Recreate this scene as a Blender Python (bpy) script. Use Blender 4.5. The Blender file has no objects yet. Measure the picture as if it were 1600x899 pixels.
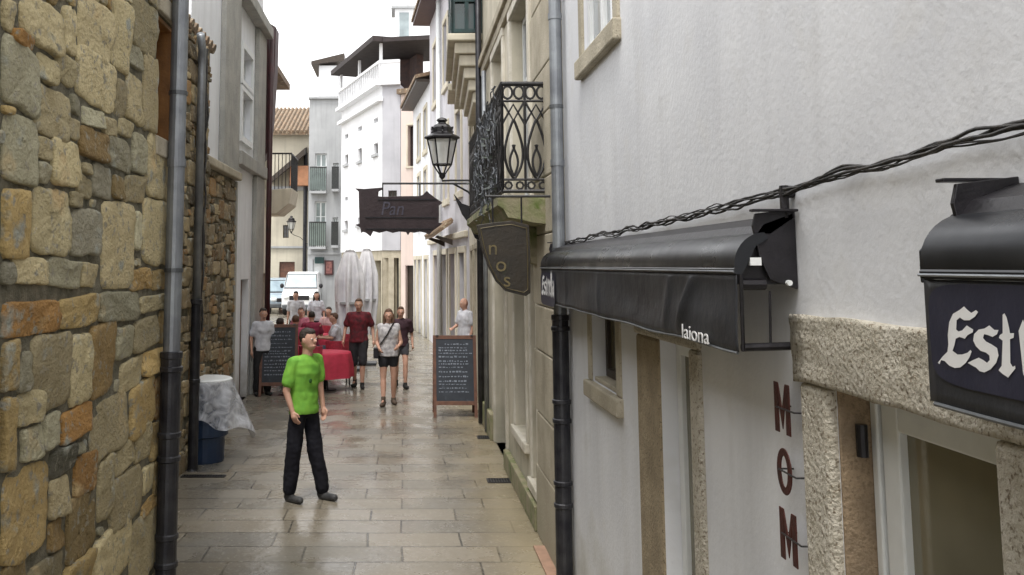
import bpy, bmesh, math, random
from mathutils import Vector, Matrix, noise
random.seed(7)
sc = bpy.context.scene
C = sc.collection
PI = math.pi
# ------------------------------------------------------------------ camera model (photo measured once to find true places)
F, CX, CY, EYE = 1400.0, 632.0, 270.0, 2.4
TP = 145.0/1400.0
PT = math.atan(TP); CP, SP = math.cos(PT), math.sin(PT)
def ray(u, v):
    a = (u-CX)/F; b = (CY-v)/F
    return Vector((a, CP - b*SP, SP + b*CP))
def on_x(u, v, X):
    r = ray(u, v); t = X/r.x
    return Vector((X, r.y*t, EYE + r.z*t))
def on_y(u, v, Y):
    r = ray(u, v); t = Y/r.y
    return Vector((r.x*t, Y, EYE + r.z*t))
def gnd(u, v, z=0):
    r = ray(u, v); t = (z-EYE)/r.z
    return Vector((r.x*t, r.y*t, z))

# ------------------------------------------------------------------ materials
MATS = {}
def srgb(h):
    return tuple(((c/255.0)/12.92 if c/255.0 <= .04045 else ((c/255.0+.055)/1.055)**2.4) for c in h)
def M(name, c1, c2=None, scale=6.0, rough=0.85, bump=0.15, bscale=60.0, streak=0.0, metal=0.0, spec=0.5,
      attr=None, spots=None, spot_scale=40.0, spot_amt=0.5, detail=6.0, rough2=None, trans=0.0, alpha=1.0, bdist=0.01, streak_c=None, grime=None, ochre=None):
    if name in MATS: return MATS[name]
    m = bpy.data.materials.new(name); m.use_nodes = True
    nt = m.node_tree; N = nt.nodes; L = nt.links
    b = N['Principled BSDF']
    tc = N.new('ShaderNodeTexCoord')
    def nz(s, d=detail, vec=None, r=.55):
        n = N.new('ShaderNodeTexNoise'); n.inputs['Scale'].default_value = s; n.inputs['Detail'].default_value = d
        n.inputs['Roughness'].default_value = r
        L.new(vec or tc.outputs['Object'], n.inputs['Vector']); return n.outputs['Fac']
    def ramp(f, a, bb):
        r = N.new('ShaderNodeMapRange'); r.inputs[1].default_value = a; r.inputs[2].default_value = bb
        L.new(f, r.inputs[0]); return r.outputs[0]
    def mix(f, a, bb, mode='MIX'):
        x = N.new('ShaderNodeMix'); x.data_type = 'RGBA'; x.blend_type = mode
        if isinstance(f, float): x.inputs[0].default_value = f
        else: L.new(f, x.inputs[0])
        for i, q in ((6, a), (7, bb)):
            if isinstance(q, tuple): x.inputs[i].default_value = q+(1,)
            else: L.new(q, x.inputs[i])
        return x.outputs[2]
    c2 = c2 or tuple(x*.8 for x in c1)
    col = mix(ramp(nz(scale), .35, .65), c1, c2)
    if attr:
        at = N.new('ShaderNodeVertexColor'); at.layer_name = attr
        col = mix(ramp(nz(scale), .3, .7), at.outputs[0], mix(1.0, at.outputs[0], c1, 'MULTIPLY'))
    if ochre:
        col = mix(ramp(nz(3.1, 5.0), .60, .72), col, ochre)
        col = mix(ramp(nz(5.3, 6.0), .60, .70), col, (.34,.35,.30))
    if spots:
        col = mix(ramp(nz(spot_scale, 3.0), 1-spot_amt, 1-spot_amt+.12), col, spots)
    if streak:
        mp = N.new('ShaderNodeMapping'); mp.inputs['Scale'].default_value = (5, 5, .35)
        L.new(tc.outputs['Object'], mp.inputs[0])
        sf = ramp(nz(1.0, 5.0, mp.outputs[0]), .5, .8)
        mm = N.new('ShaderNodeMath'); mm.operation = 'MULTIPLY'; mm.inputs[1].default_value = streak; L.new(sf, mm.inputs[0])
        col = mix(mm.outputs[0], col, streak_c or tuple(x*.45 for x in c1))
    if grime:
        gs = N.new('ShaderNodeSeparateXYZ'); L.new(tc.outputs['Object'], gs.inputs[0])
        ng = N.new('ShaderNodeMath'); ng.operation = 'MULTIPLY_ADD'; L.new(nz(3.0), ng.inputs[0]); ng.inputs[1].default_value = 1.6
        L.new(gs.outputs['Z'], ng.inputs[2])
        gf = N.new('ShaderNodeMapRange'); L.new(ng.outputs[0], gf.inputs[0]); gf.inputs[1].default_value = 1.5; gf.inputs[2].default_value = .7
        gf.inputs[3].default_value = 0; gf.inputs[4].default_value = .8
        col = mix(gf.outputs[0], col, grime)
    L.new(col, b.inputs['Base Color'])
    if rough2 is not None:
        rr = N.new('ShaderNodeMapRange'); L.new(nz(scale*.7), rr.inputs[0]); rr.inputs[1].default_value = .35; rr.inputs[2].default_value = .65
        rr.inputs[3].default_value = rough; rr.inputs[4].default_value = rough2; L.new(rr.outputs[0], b.inputs['Roughness'])
    else: b.inputs['Roughness'].default_value = rough
    b.inputs['Metallic'].default_value = metal
    b.inputs['Specular IOR Level'].default_value = spec
    b.inputs['Transmission Weight'].default_value = trans
    b.inputs['Alpha'].default_value = alpha
    if bump:
        bp = N.new('ShaderNodeBump'); bp.inputs['Strength'].default_value = bump; bp.inputs['Distance'].default_value = bdist
        L.new(nz(bscale, 8.0), bp.inputs['Height']); L.new(bp.outputs[0], b.inputs['Normal'])
    MATS[name] = m
    return m

# ------------------------------------------------------------------ object helpers
def link(o, parent=None):
    C.objects.link(o)
    if parent: o.parent = parent
    return o
def tag(o, label=None, cat=None, group=None, kind=None):
    if label: o['label'] = label
    if cat: o['category'] = cat
    if group: o['group'] = group
    if kind: o['kind'] = kind
    return o
def empty(name, loc=(0, 0, 0), rz=0, label=None, cat=None, group=None):
    o = bpy.data.objects.new(name, None); o.location = loc; o.rotation_euler = (0, 0, rz); o.empty_display_size = .2
    C.objects.link(o); return tag(o, label, cat, group)
def obj(name, bm, mat, parent=None, bevel=0.0, smooth=False, shift=None):
    if shift is not None: bmesh.ops.translate(bm, verts=bm.verts, vec=-Vector(shift))
    me = bpy.data.meshes.new(name); 
    bm.to_mesh(me); bm.free()
    for mm in (mat if isinstance(mat, (list, tuple)) else [mat]): me.materials.append(mm)
    if smooth:
        for p in me.polygons: p.use_smooth = True
    o = bpy.data.objects.new(name, me)
    if bevel:
        md = o.modifiers.new('bev', 'BEVEL'); md.width = bevel; md.segments = 2; md.limit_method = 'ANGLE'; md.angle_limit = .6
    return link(o, parent)
def wobj(name, bm, mat, parent, **k):      # bm in world space, parent is an unrotated Empty
    return obj(name, bm, mat, parent, shift=parent.location if parent else None, **k)
def copy_tree(o, parent=None):
    c = o.copy(); C.objects.link(c); c.parent = parent
    for ch in [x for x in bpy.data.objects if x.parent == o]: copy_tree(ch, c)
    return c
def B(): return bmesh.new()
def hexa(bm, pts):      # 8 pts: bottom loop 4, top loop 4
    v = [bm.verts.new(p) for p in pts]
    fs = [(3,2,1,0),(4,5,6,7),(0,1,5,4),(1,2,6,5),(2,3,7,6),(3,0,4,7)]
    r = [bm.faces.new([v[i] for i in f]) for f in fs]
    bmesh.ops.recalc_face_normals(bm, faces=r)
    return v
def box(bm, x0, x1, y0, y1, z0, z1):
    return hexa(bm, [(x0,y0,z0),(x1,y0,z0),(x1,y1,z0),(x0,y1,z0),(x0,y0,z1),(x1,y0,z1),(x1,y1,z1),(x0,y1,z1)])
def prism(bm, pts, vec):   # planar polygon extruded by vec
    a = [bm.verts.new(Vector(p)) for p in pts]; vec = Vector(vec)
    b = [bm.verts.new(Vector(p)+vec) for p in pts]
    fs = [bm.faces.new(a), bm.faces.new(b[::-1])]
    n = len(a)
    for i in range(n): fs.append(bm.faces.new([a[i], a[(i+1) % n], b[(i+1) % n], b[i]]))
    bmesh.ops.recalc_face_normals(bm, faces=fs)
def basis(d):
    d = d.normalized(); a = Vector((0, 0, 1)) if abs(d.z) < .9 else Vector((1, 0, 0))
    u = d.cross(a).normalized(); return u, d.cross(u)
def tube(bm, pts, r, n=8, cap=True, rs=None):
    pts = [Vector(p) for p in pts]; rings = []; pu = None
    for i, p in enumerate(pts):
        d = (pts[min(i+1, len(pts)-1)] - pts[max(i-1, 0)])
        if d.length < 1e-6: d = Vector((0, 0, 1))
        d.normalize()
        if pu is None: u, w = basis(d)
        else:
            u = pu - d*pu.dot(d)
            u = u.normalized() if u.length > 1e-4 else basis(d)[0]
            w = d.cross(u)
        pu = u
        rr = rs[i] if rs else r
        rings.append([bm.verts.new(p + (u*math.cos(2*PI*k/n) + w*math.sin(2*PI*k/n))*rr) for k in range(n)])
    for a, b in zip(rings, rings[1:]):
        for k in range(n): bm.faces.new([a[k], a[(k+1) % n], b[(k+1) % n], b[k]])
    if cap: bm.faces.new(rings[0][::-1]); bm.faces.new(rings[-1])
def cyl(bm, p, r, h, n=20, r2=None):
    p = Vector(p); tube(bm, [p, p+Vector((0, 0, h))], r, n, True, [r, r if r2 is None else r2])
def lathe(bm, c, prof, n=20, phase=0):
    c = Vector(c); rings = []
    for r, z in prof: rings.append([bm.verts.new(c+Vector((r*math.cos(phase+2*PI*k/n), r*math.sin(phase+2*PI*k/n), z))) for k in range(n)])
    for a, b in zip(rings, rings[1:]):
        for k in range(n): bm.faces.new([a[k], a[(k+1) % n], b[(k+1) % n], b[k]])
    bm.faces.new(rings[0][::-1]); bm.faces.new(rings[-1])
def ellip(bm, c, r, rot=None):
    m = Matrix.Translation(Vector(c)) @ (rot.to_4x4() if rot else Matrix()) @ Matrix.Diagonal((r[0], r[1], r[2], 1))
    bmesh.ops.create_uvsphere(bm, u_segments=16, v_segments=12, radius=1, matrix=m)
def capsule(bm, a, b, r1, r2, n=14):
    a = Vector(a); b = Vector(b); d = (b-a).normalized(); pts = []; rs = []
    for t in (90, 60, 30): pts.append(a - d*r1*math.sin(math.radians(t))); rs.append(max(r1*math.cos(math.radians(t)), r1*.05))
    pts.append(a); rs.append(r1); pts.append(b); rs.append(r2)
    for t in (30, 60, 90): pts.append(b + d*r2*math.sin(math.radians(t))); rs.append(max(r2*math.cos(math.radians(t)), r2*.05))
    tube(bm, pts, 0, n, True, rs)
class Fr:       # facade frame: s runs along the facade, d points out to the street
    def __init__(s, p0, p1, flip=False):
        s.o = Vector((p0[0], p0[1], 0)); q = Vector((p1[0], p1[1], 0)); s.len = (q-s.o).length
        s.u = (q-s.o).normalized(); s.n = Vector((-s.u.y, s.u.x, 0))
        if flip: s.n = -s.n
    def p(s, a, d, z): return s.o + s.u*a + s.n*d + Vector((0, 0, z))
    def box(s, bm, a0, a1, d0, d1, z0, z1):
        hexa(bm, [s.p(a0,d0,z0), s.p(a1,d0,z0), s.p(a1,d1,z0), s.p(a0,d1,z0), s.p(a0,d0,z1), s.p(a1,d0,z1), s.p(a1,d1,z1), s.p(a0,d1,z1)])
    def quad(s, bm, a0, a1, z0, z1, d):
        bm.faces.new([bm.verts.new(s.p(a, d, z)) for a, z in ((a0,z0),(a1,z0),(a1,z1),(a0,z1))])
def facade(bm, fr, a0, a1, z0, z1, holes, reveal=.2, back=5.0, d=0.0):
    S = sorted({a0, a1} | {h[0] for h in holes} | {h[1] for h in holes}); Z = sorted({z0, z1} | {h[2] for h in holes} | {h[3] for h in holes})
    S = [x for x in S if a0 <= x <= a1]; Z = [x for x in Z if z0 <= x <= z1]
    for i in range(len(S)-1):
        for j in range(len(Z)-1):
            cs, cz = (S[i]+S[i+1])/2, (Z[j]+Z[j+1])/2
            if any(h[0] < cs < h[1] and h[2] < cz < h[3] for h in holes): continue
            fr.quad(bm, S[i], S[i+1], Z[j], Z[j+1], d)
    for h in holes:
        P = [(h[0],h[2]),(h[1],h[2]),(h[1],h[3]),(h[0],h[3])]
        for k in range(4):
            (s0, q0), (s1, q1) = P[k], P[(k+1) % 4]
            bm.faces.new([bm.verts.new(fr.p(s0,d,q0)), bm.verts.new(fr.p(s1,d,q1)), bm.verts.new(fr.p(s1,d-reveal,q1)), bm.verts.new(fr.p(s0,d-reveal,q0))])
        fr.quad(bm, h[0], h[1], h[2], h[3], d-reveal)
    # other sides
    Q = [fr.p(a0,d,z0), fr.p(a1,d,z0), fr.p(a1,d-back,z0), fr.p(a0,d-back,z0)]
    T = [q + Vector((0,0,z1-z0)) for q in Q]
    for i in (1, 2, 3):
        bm.faces.new([bm.verts.new(x) for x in (Q[i], Q[(i+1) % 4], T[(i+1) % 4], T[i])])
    bm.faces.new([bm.verts.new(x) for x in T])
    bmesh.ops.remove_doubles(bm, verts=bm.verts, dist=.0005)
    bmesh.ops.recalc_face_normals(bm, faces=bm.faces)
def window(parent, fr, a0, a1, z0, z1, d, fm, pm, fw=.05, bars_v=1, bars_h=2, name='window'):
    bm = B(); t = .045
    fr.box(bm, a0, a0+fw, d, d+t, z0, z1); fr.box(bm, a1-fw, a1, d, d+t, z0, z1)
    fr.box(bm, a0+fw, a1-fw, d, d+t, z0, z0+fw); fr.box(bm, a0+fw, a1-fw, d, d+t, z1-fw, z1)
    for i in range(bars_v):
        c = a0+(a1-a0)*(i+1)/(bars_v+1); fr.box(bm, c-fw*.5, c+fw*.5, d+.004, d+t-.004, z0+fw, z1-fw)
    for i in range(bars_h):
        c = z0+(z1-z0)*(i+1)/(bars_h+1); fr.box(bm, a0+fw, a1-fw, d+.008, d+t-.008, c-fw*.3, c+fw*.3)
    w = wobj(name, bm, fm, parent)
    bm = B(); fr.box(bm, a0+fw*.5, a1-fw*.5, d+.012, d+.02, z0+fw*.5, z1-fw*.5)
    p = obj('pane', bm, pm, w, shift=parent.location)
    return w
def textmesh(txt, size, mat, m, extr=.002, sx=1.0, name='lettering', parent=None, align='LEFT'):
    cu = bpy.data.curves.new('t', 'FONT'); cu.body = txt; cu.size = size; cu.extrude = extr; cu.align_x = align
    to = bpy.data.objects.new('t', cu); C.objects.link(to)
    me = bpy.data.meshes.new_from_object(to.evaluated_get(bpy.context.evaluated_depsgraph_get()))
    bpy.data.objects.remove(to)
    me.transform(m @ Matrix.Diagonal((sx, 1, 1, 1)))
    if parent: me.transform(Matrix.Translation(-parent.matrix_basis.translation))
    me.materials.clear(); me.materials.append(mat); me.name = name
    o = bpy.data.objects.new(name, me); return link(o, parent)
def mat4(x, y, z, o):
    return Matrix(((x[0],y[0],z[0],o[0]),(x[1],y[1],z[1],o[1]),(x[2],y[2],z[2],o[2]),(0,0,0,1)))

# ------------------------------------------------------------------ rubble masonry
def rubble(fr, a0, a1, z0, z1, traced, pal, seed, sizes, holes=(), gap=.012, proud=(.02, .045), dense=5000, avoid=None):
    rnd = random.Random(seed); G = .0125
    nx = int((a1-a0)/G)+1; nz_ = int((z1-z0)/G)+1
    occ = bytearray(nx*nz_)
    def cells(b):
        i0 = int((b[0]-a0)/G); i1 = int((b[1]-a0)/G); j0 = int((b[2]-z0)/G); j1 = int((b[3]-z0)/G)
        return i0, i1, j0, j1
    def test(b):
        i0, i1, j0, j1 = cells(b)
        if i0 < 0 or j0 < 0 or i1 >= nx or j1 >= nz_: return False
        for j in range(j0, j1+1):
            if any(occ[j*nx+i0:j*nx+i1+1]): return False
        return True
    def fill(b):
        i0, i1, j0, j1 = cells(b); i0 = max(i0, 0); j0 = max(j0, 0); i1 = min(i1, nx-1); j1 = min(j1, nz_-1)
        if i1 < i0: return
        for j in range(j0, j1+1): occ[j*nx+i0:j*nx+i1+1] = b'\x01'*(i1-i0+1)
    for h in holes: fill(h)
    st = []
    for b, c in traced:
        st.append((b, c)); fill((b[0]-gap*.3, b[1]+gap*.3, b[2]-gap*.3, b[3]+gap*.3))
    for (w0, w1, h0, h1, tries) in sizes:
        for _ in range(tries):
            w = rnd.uniform(w0, w1); h = rnd.uniform(h0, h1); a = rnd.uniform(a0, a1-w); z = rnd.uniform(z0, z1-h)
            b = (a, a+w, z, z+h)
            if not test(b): continue
            # slide down and left to pack
            for _k in range(30):
                nb = (b[0], b[1], b[2]-G, b[3]-G)
                if test(nb): b = nb
                else: break
            for _k in range(30):
                nb = (b[0]-G, b[1]-G, b[2], b[3])
                if test(nb): b = nb
                else: break
            st.append((b, rnd.choice(pal))); fill(b)
    bm = B(); lay = bm.loops.layers.color.new('stone_col')
    for b, c in st:
        w, h = b[1]-b[0]-gap*.35, b[3]-b[2]-gap*.35; ca, cz = (b[0]+b[1])/2, (b[2]+b[3])/2
        n = 40 if w*h > .01 else 16
        ex = rnd.uniform(6.0, 13.0) if w*h > .02 else rnd.uniform(3.5, 7); pr = rnd.uniform(*proud); tilt = rnd.uniform(-.10, .10)
        ph = rnd.uniform(0, 50); sk = rnd.uniform(-.1, .1)
        base = []
        for k in range(n):
            t = 2*PI*(k+.5)/n; cc, ss = math.cos(t), math.sin(t)
            rr = (abs(cc)**ex+abs(ss)**ex)**(-1/ex)
            rr *= 1 + .09*noise.noise(Vector((cc*1.6+ph, ss*1.6, ph))) + .05*noise.noise(Vector((cc*5+ph, ss*5, ph)))
            x = cc*rr*w/2; z = ss*rr*h/2
            base.append((x + sk*z + .012*noise.noise(Vector((z*7, ph, a0))), z + tilt*x*.7 + .012*noise.noise(Vector((x*7, ph, 3)))))
        v = min(max(rnd.gauss(1, .13), .7), 1.3); col = (c[0]*v, c[1]*v, c[2]*v, 1)
        rings = []
        tx, tz = rnd.uniform(-.02, .02), rnd.uniform(-.02, .02)
        for sc_, dd in ((1.0, -.03), (.995, pr*.5), (.97, pr*.9), (.84, pr), (.6, pr), (.3, pr*1.03)):
            rings.append([bm.verts.new(fr.p(ca+x*sc_, dd + (tx*x/max(w, .1)+tz*z/max(h, .1))*sc_*(1 if dd > 0 else 0) + (.011*noise.noise(Vector((x*7+ph, z*9, ph)))+.005*noise.noise(Vector((x*25+ph, z*25, ph))) if dd > pr*.5 else 0), cz+z*sc_)) for x, z in base])
        fs = []
        for r0, r1 in zip(rings, rings[1:]):
            for k in range(n): fs.append(bm.faces.new([r0[k], r0[(k+1) % n], r1[(k+1) % n], r1[k]]))
        fs.append(bm.faces.new(rings[-1]))
        bmesh.ops.recalc_face_normals(bm, faces=fs)
        for f in fs:
            f.smooth = True
            for l in f.loops: l[lay] = col
    return bm
# ------------------------------------------------------------------ material set
plaster = M('white_plaster', (.74,.75,.775), (.65,.66,.69), scale=1.6, rough=.9, bump=.30, bscale=34, streak=.32, streak_c=(.46,.46,.47), bdist=.008, grime=(.40,.39,.34), spots=(.67,.675,.69), spot_scale=3.6, spot_amt=.44)
plaster2 = M('aged_white_plaster', (.82,.84,.88), (.74,.76,.80), scale=2, rough=.9, bump=.3, bscale=30, streak=.3, streak_c=(.38,.38,.38), grime=(.28,.26,.22))
cream = M('cream_stucco', (.66,.61,.50), (.52,.48,.38), scale=1.8, rough=.9, bump=.4, bscale=30, streak=.5, streak_c=(.26,.24,.18), grime=(.32,.31,.24))
granite = M('granite_block', (.50,.45,.35), (.36,.32,.24), scale=3, rough=.85, bump=.6, bscale=45, streak=.3, spots=(.14,.12,.09), spot_scale=90, spot_amt=.40, grime=(.28,.26,.19))
granite_rough = M('hammered_granite', (.57,.53,.45), (.44,.40,.32), scale=14, rough=.9, bump=1.0, bscale=60, spots=(.20,.16,.11), spot_scale=80, spot_amt=.45, bdist=.02)
lavender = M('lilac_grey_plaster', (.60,.59,.63), (.50,.49,.52), scale=2, rough=.9, bump=.3, bscale=30, streak=.4)
far_white = M('far_white_plaster', (.80,.81,.83), (.74,.75,.77), scale=1, rough=.9, bump=.1, bscale=10, streak=.15)
far_grey = M('far_grey_plaster', (.42,.43,.44), (.34,.35,.36), scale=1, rough=.9, bump=.1, bscale=10, streak=.5)
far_beige = M('far_beige_plaster', (.56,.52,.42), (.46,.42,.34), scale=1, rough=.9, bump=.1, bscale=10, streak=.4)
pink = M('pinkish_plaster', (.72,.60,.54), (.64,.54,.49), scale=1, rough=.9, bump=.1, bscale=10, streak=.25)
mortar = M('dark_mortar', (.22,.20,.145), (.10,.095,.065), scale=12, rough=.95, bump=1, bscale=70, bdist=.02, spots=(.22,.19,.13), spot_scale=50, spot_amt=.4)
stone = M('field_stone', (.80,.78,.74), None, scale=6, rough=.85, bump=1.0, bscale=50, attr='stone_col', spots=(.30,.28,.22), spot_scale=24, spot_amt=.43, bdist=.02, ochre=(.56,.42,.22))
iron = M('black_iron', (.018,.018,.02), (.035,.033,.034), scale=15, rough=.45, bump=.3, bscale=90, metal=.3)
cast = M('cast_iron_pipe', (.02,.02,.026), (.045,.045,.05), scale=8, rough=.35, bump=.3, bscale=70, metal=.4)
zinc = M('weathered_zinc', (.30,.32,.34), (.19,.20,.22), scale=5, rough=.45, bump=.15, bscale=50, metal=.6, streak=.5)
dark_zinc = M('dark_zinc', (.13,.14,.15), (.08,.085,.09), scale=5, rough=.45, bump=.15, bscale=50, metal=.5, streak=.4)
fabric = M('charcoal_awning_fabric', (.018,.019,.024), (.034,.036,.043), scale=3, rough=.42, rough2=.6, bump=.25, bscale=12, streak=.4, streak_c=(.06,.063,.07), bdist=.02)
navy = M('navy_print', (.016,.017,.036), (.026,.027,.05), scale=8, rough=.5, bump=.2, bscale=20)
white_print = M('white_print', (.82,.82,.82), (.74,.74,.74), scale=10, rough=.6, bump=.1)
cassette = M('awning_cassette', (.03,.032,.037), (.018,.02,.025), scale=6, rough=.25, rough2=.38, bump=.03, bscale=20, metal=.6, spec=.8)
blackmetal = M('black_painted_metal', (.012,.011,.013), (.022,.02,.024), scale=14, rough=.4, bump=.2, bscale=60, metal=.3)
orangewood = M('varnished_wood', (.36,.17,.05), (.22,.10,.03), scale=7, rough=.5, bump=.3, bscale=50, streak=.6, streak_c=(.09,.04,.015))
darkwood = M('dark_brown_wood', (.045,.030,.020), (.03,.02,.013), scale=7, rough=.5, bump=.4, bscale=40, streak=.5)
brownwood = M('brown_wood', (.17,.075,.045), (.10,.045,.03), scale=9, rough=.55, bump=.4, bscale=50, streak=.5)
maroon = M('maroon_painted_wood', (.060,.014,.016), (.035,.012,.013), scale=6, rough=.5, bump=.3, bscale=30, streak=.3)
whitepaint = M('white_painted_frame', (.76,.78,.78), (.68,.70,.70), scale=6, rough=.4, bump=.1, bscale=40)
cableblack = M('black_cable', (.012,.012,.013), (.04,.035,.03), scale=30, rough=.55, bump=.3)
tile = M('clay_roof_tile', (.24,.16,.10), (.14,.11,.08), scale=4, rough=.9, bump=.6, bscale=20, spots=(.42,.36,.26), spot_scale=9, spot_amt=.42)
green = M('dark_green_paint', (.010,.045,.045), (.014,.03,.03), scale=5, rough=.35, bump=.1)
moss = M('mossy_stone', (.30,.26,.18), (.17,.19,.08), scale=5, rough=.95, bump=.8, bscale=30, streak=.4, spots=(.10,.14,.03), spot_scale=7, spot_amt=.42)
chalk = M('chalkboard', (.022,.027,.036), (.035,.042,.055), scale=5, rough=.7, bump=.1, spots=(.07,.08,.10), spot_scale=8, spot_amt=.38)
chalkmark = M('chalk', (.28,.31,.36), (.12,.14,.18), scale=60, rough=.9, bump=.1)
skin = M('skin', (.58,.34,.25), (.50,.28,.20), scale=12, rough=.55, bump=.1, bscale=80)
hair = M('dark_hair', (.035,.022,.015), (.02,.013,.01), scale=60, rough=.6, bump=.8, bscale=120)
hair2 = M('brown_hair', (.13,.065,.035), (.07,.035,.02), scale=50, rough=.6, bump=.8, bscale=120)
terracotta = M('terracotta_paver', (.36,.22,.15), (.26,.16,.11), scale=8, rough=.7, bump=.4)
def glass_mat(name, tint, rough=.06):
    m = bpy.data.materials.new(name); m.use_nodes = True; b = m.node_tree.nodes['Principled BSDF']
    nt = m.node_tree; tc = nt.nodes.new('ShaderNodeTexCoord'); n = nt.nodes.new('ShaderNodeTexNoise'); n.inputs['Scale'].default_value = 2.2; n.inputs['Detail'].default_value = 3
    nt.links.new(tc.outputs['Object'], n.inputs['Vector'])
    r = nt.nodes.new('ShaderNodeMix'); r.data_type = 'RGBA'; r.inputs[6].default_value = tint+(1,); r.inputs[7].default_value = tuple(x*.35 for x in tint)+(1,)
    nt.links.new(n.outputs['Fac'], r.inputs[0]); nt.links.new(r.outputs[2], b.inputs['Base Color'])
    bp = nt.nodes.new('ShaderNodeBump'); bp.inputs['Strength'].default_value = .04; nt.links.new(n.outputs['Fac'], bp.inputs['Height']); nt.links.new(bp.outputs[0], b.inputs['Normal'])
    b.inputs['Roughness'].default_value = rough; b.inputs['Specular IOR Level'].default_value = .8
    return m
glass = glass_mat('window_glass', (.05,.055,.055))
glass_brown = glass_mat('shop_glass', (.23,.21,.14), .08)  # greenish-brown tint paints the reflections in the door glass
glass_green = glass_mat('balcony_glass', (.26,.33,.31), .12)
def pavement_mat():
    m = bpy.data.materials.new('wet_granite_paving'); m.use_nodes = True; nt = m.node_tree; N = nt.nodes; L = nt.links; b = N['Principled BSDF']
    tc = N.new('ShaderNodeTexCoord')
    # gentle warp so slab rows are not ruler-straight
    wn = N.new('ShaderNodeTexNoise'); wn.inputs['Scale'].default_value = 1.1; L.new(tc.outputs['Object'], wn.inputs['Vector'])
    vm = N.new('ShaderNodeVectorMath'); vm.operation = 'MULTIPLY_ADD'; vm.inputs[1].default_value = (.05,.05,0); L.new(wn.outputs['Color'], vm.inputs[0]); L.new(tc.outputs['Object'], vm.inputs[2])
    br = N.new('ShaderNodeTexBrick'); L.new(vm.outputs[0], br.inputs['Vector'])
    br.inputs['Scale'].default_value = 1; br.inputs['Brick Width'].default_value = .82; br.inputs['Row Height'].default_value = .40
    br.inputs['Mortar Size'].default_value = .010; br.inputs['Mortar Smooth'].default_value = .25; br.offset = .37; br.squash = 1.25; br.squash_frequency = 3
    br.inputs['Color1'].default_value = (.235,.205,.16,1); br.inputs['Color2'].default_value = (.145,.135,.115,1); br.inputs['Mortar'].default_value = (.045,.042,.036,1)
    def nz(s, d=6): 
        n = N.new('ShaderNodeTexNoise'); n.inputs['Scale'].default_value = s; n.inputs['Detail'].default_value = d; L.new(tc.outputs['Object'], n.inputs['Vector']); return n.outputs['Fac']
    def rng(f, a, bb, c, d):
        r = N.new('ShaderNodeMapRange'); L.new(f, r.inputs[0]); 
        for i, q in enumerate((a, bb, c, d)): r.inputs[i+1].default_value = q
        return r.outputs[0]
    def mix(f, a, bb, mode='MIX'):
        x = N.new('ShaderNodeMix'); x.data_type = 'RGBA'; x.blend_type = mode
        L.new(f, x.inputs[0]) if not isinstance(f, float) else setattr(x.inputs[0], 'default_value', f)
        for i, q in ((6, a), (7, bb)):
            if isinstance(q, tuple): x.inputs[i].default_value = q+(1,)
            else: L.new(q, x.inputs[i])
        return x.outputs[2]
    col = mix(rng(nz(1.3), .42, .66, 0, .6), br.outputs['Color'], (.22,.19,.14))
    col = mix(rng(nz(55, 3), .5, .7, 0, .4), col, (.15,.14,.12))
    col = mix(rng(nz(26, 3), .58, .7, 0, .35), col, (.46,.44,.39))
    # worn side strip near the right wall goes mossy brown
    sx = N.new('ShaderNodeSeparateXYZ'); L.new(tc.outputs['Object'], sx.inputs[0])
    ad = N.new('ShaderNodeMath'); ad.operation = 'MULTIPLY_ADD'; L.new(nz(2.0), ad.inputs[0]); ad.inputs[1].default_value = .6; L.new(sx.outputs['X'], ad.inputs[2])
    col = mix(rng(ad.outputs[0], .85, 1.35, 0, .55), col, (.34,.28,.17))
    L.new(col, b.inputs['Base Color'])
    ro = rng(nz(1.7), .36, .62, .05, .33); 
    rm = N.new('ShaderNodeMath'); rm.operation = 'MULTIPLY_ADD'; L.new(nz(40, 2), rm.inputs[0]); rm.inputs[1].default_value = .12; L.new(ro, rm.inputs[2])
    L.new(rm.outputs[0], b.inputs['Roughness']); b.inputs['Specular IOR Level'].default_value = .6
    h = N.new('ShaderNodeMath'); h.operation = 'MULTIPLY_ADD'; L.new(br.outputs['Fac'], h.inputs[0]); h.inputs[1].default_value = -1.0
    n2 = rng(nz(14), 0, 1, 0, .8); L.new(n2, h.inputs[2])
    bp = N.new('ShaderNodeBump'); bp.inputs['Strength'].default_value = .45; bp.inputs['Distance'].default_value = .011; L.new(h.outputs[0], bp.inputs['Height']); L.new(bp.outputs[0], b.inputs['Normal'])
    return m
paving = pavement_mat()
# ------------------------------------------------------------------ ground
bm = B()
xs = [-120,-40,-12,-6,-3,-1.5,0,1.3,3,8,40,120]; ys = [-30,-5,0,4,8,12,18,26,36,50,90,200]
vv = [[bm.verts.new((x, y, 0)) for x in xs] for y in ys]
for j in range(len(ys)-1):
    for i in range(len(xs)-1): bm.faces.new([vv[j][i], vv[j][i+1], vv[j+1][i+1], vv[j+1][i]])
tag(obj('pavement', bm, paving), kind='structure')

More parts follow.
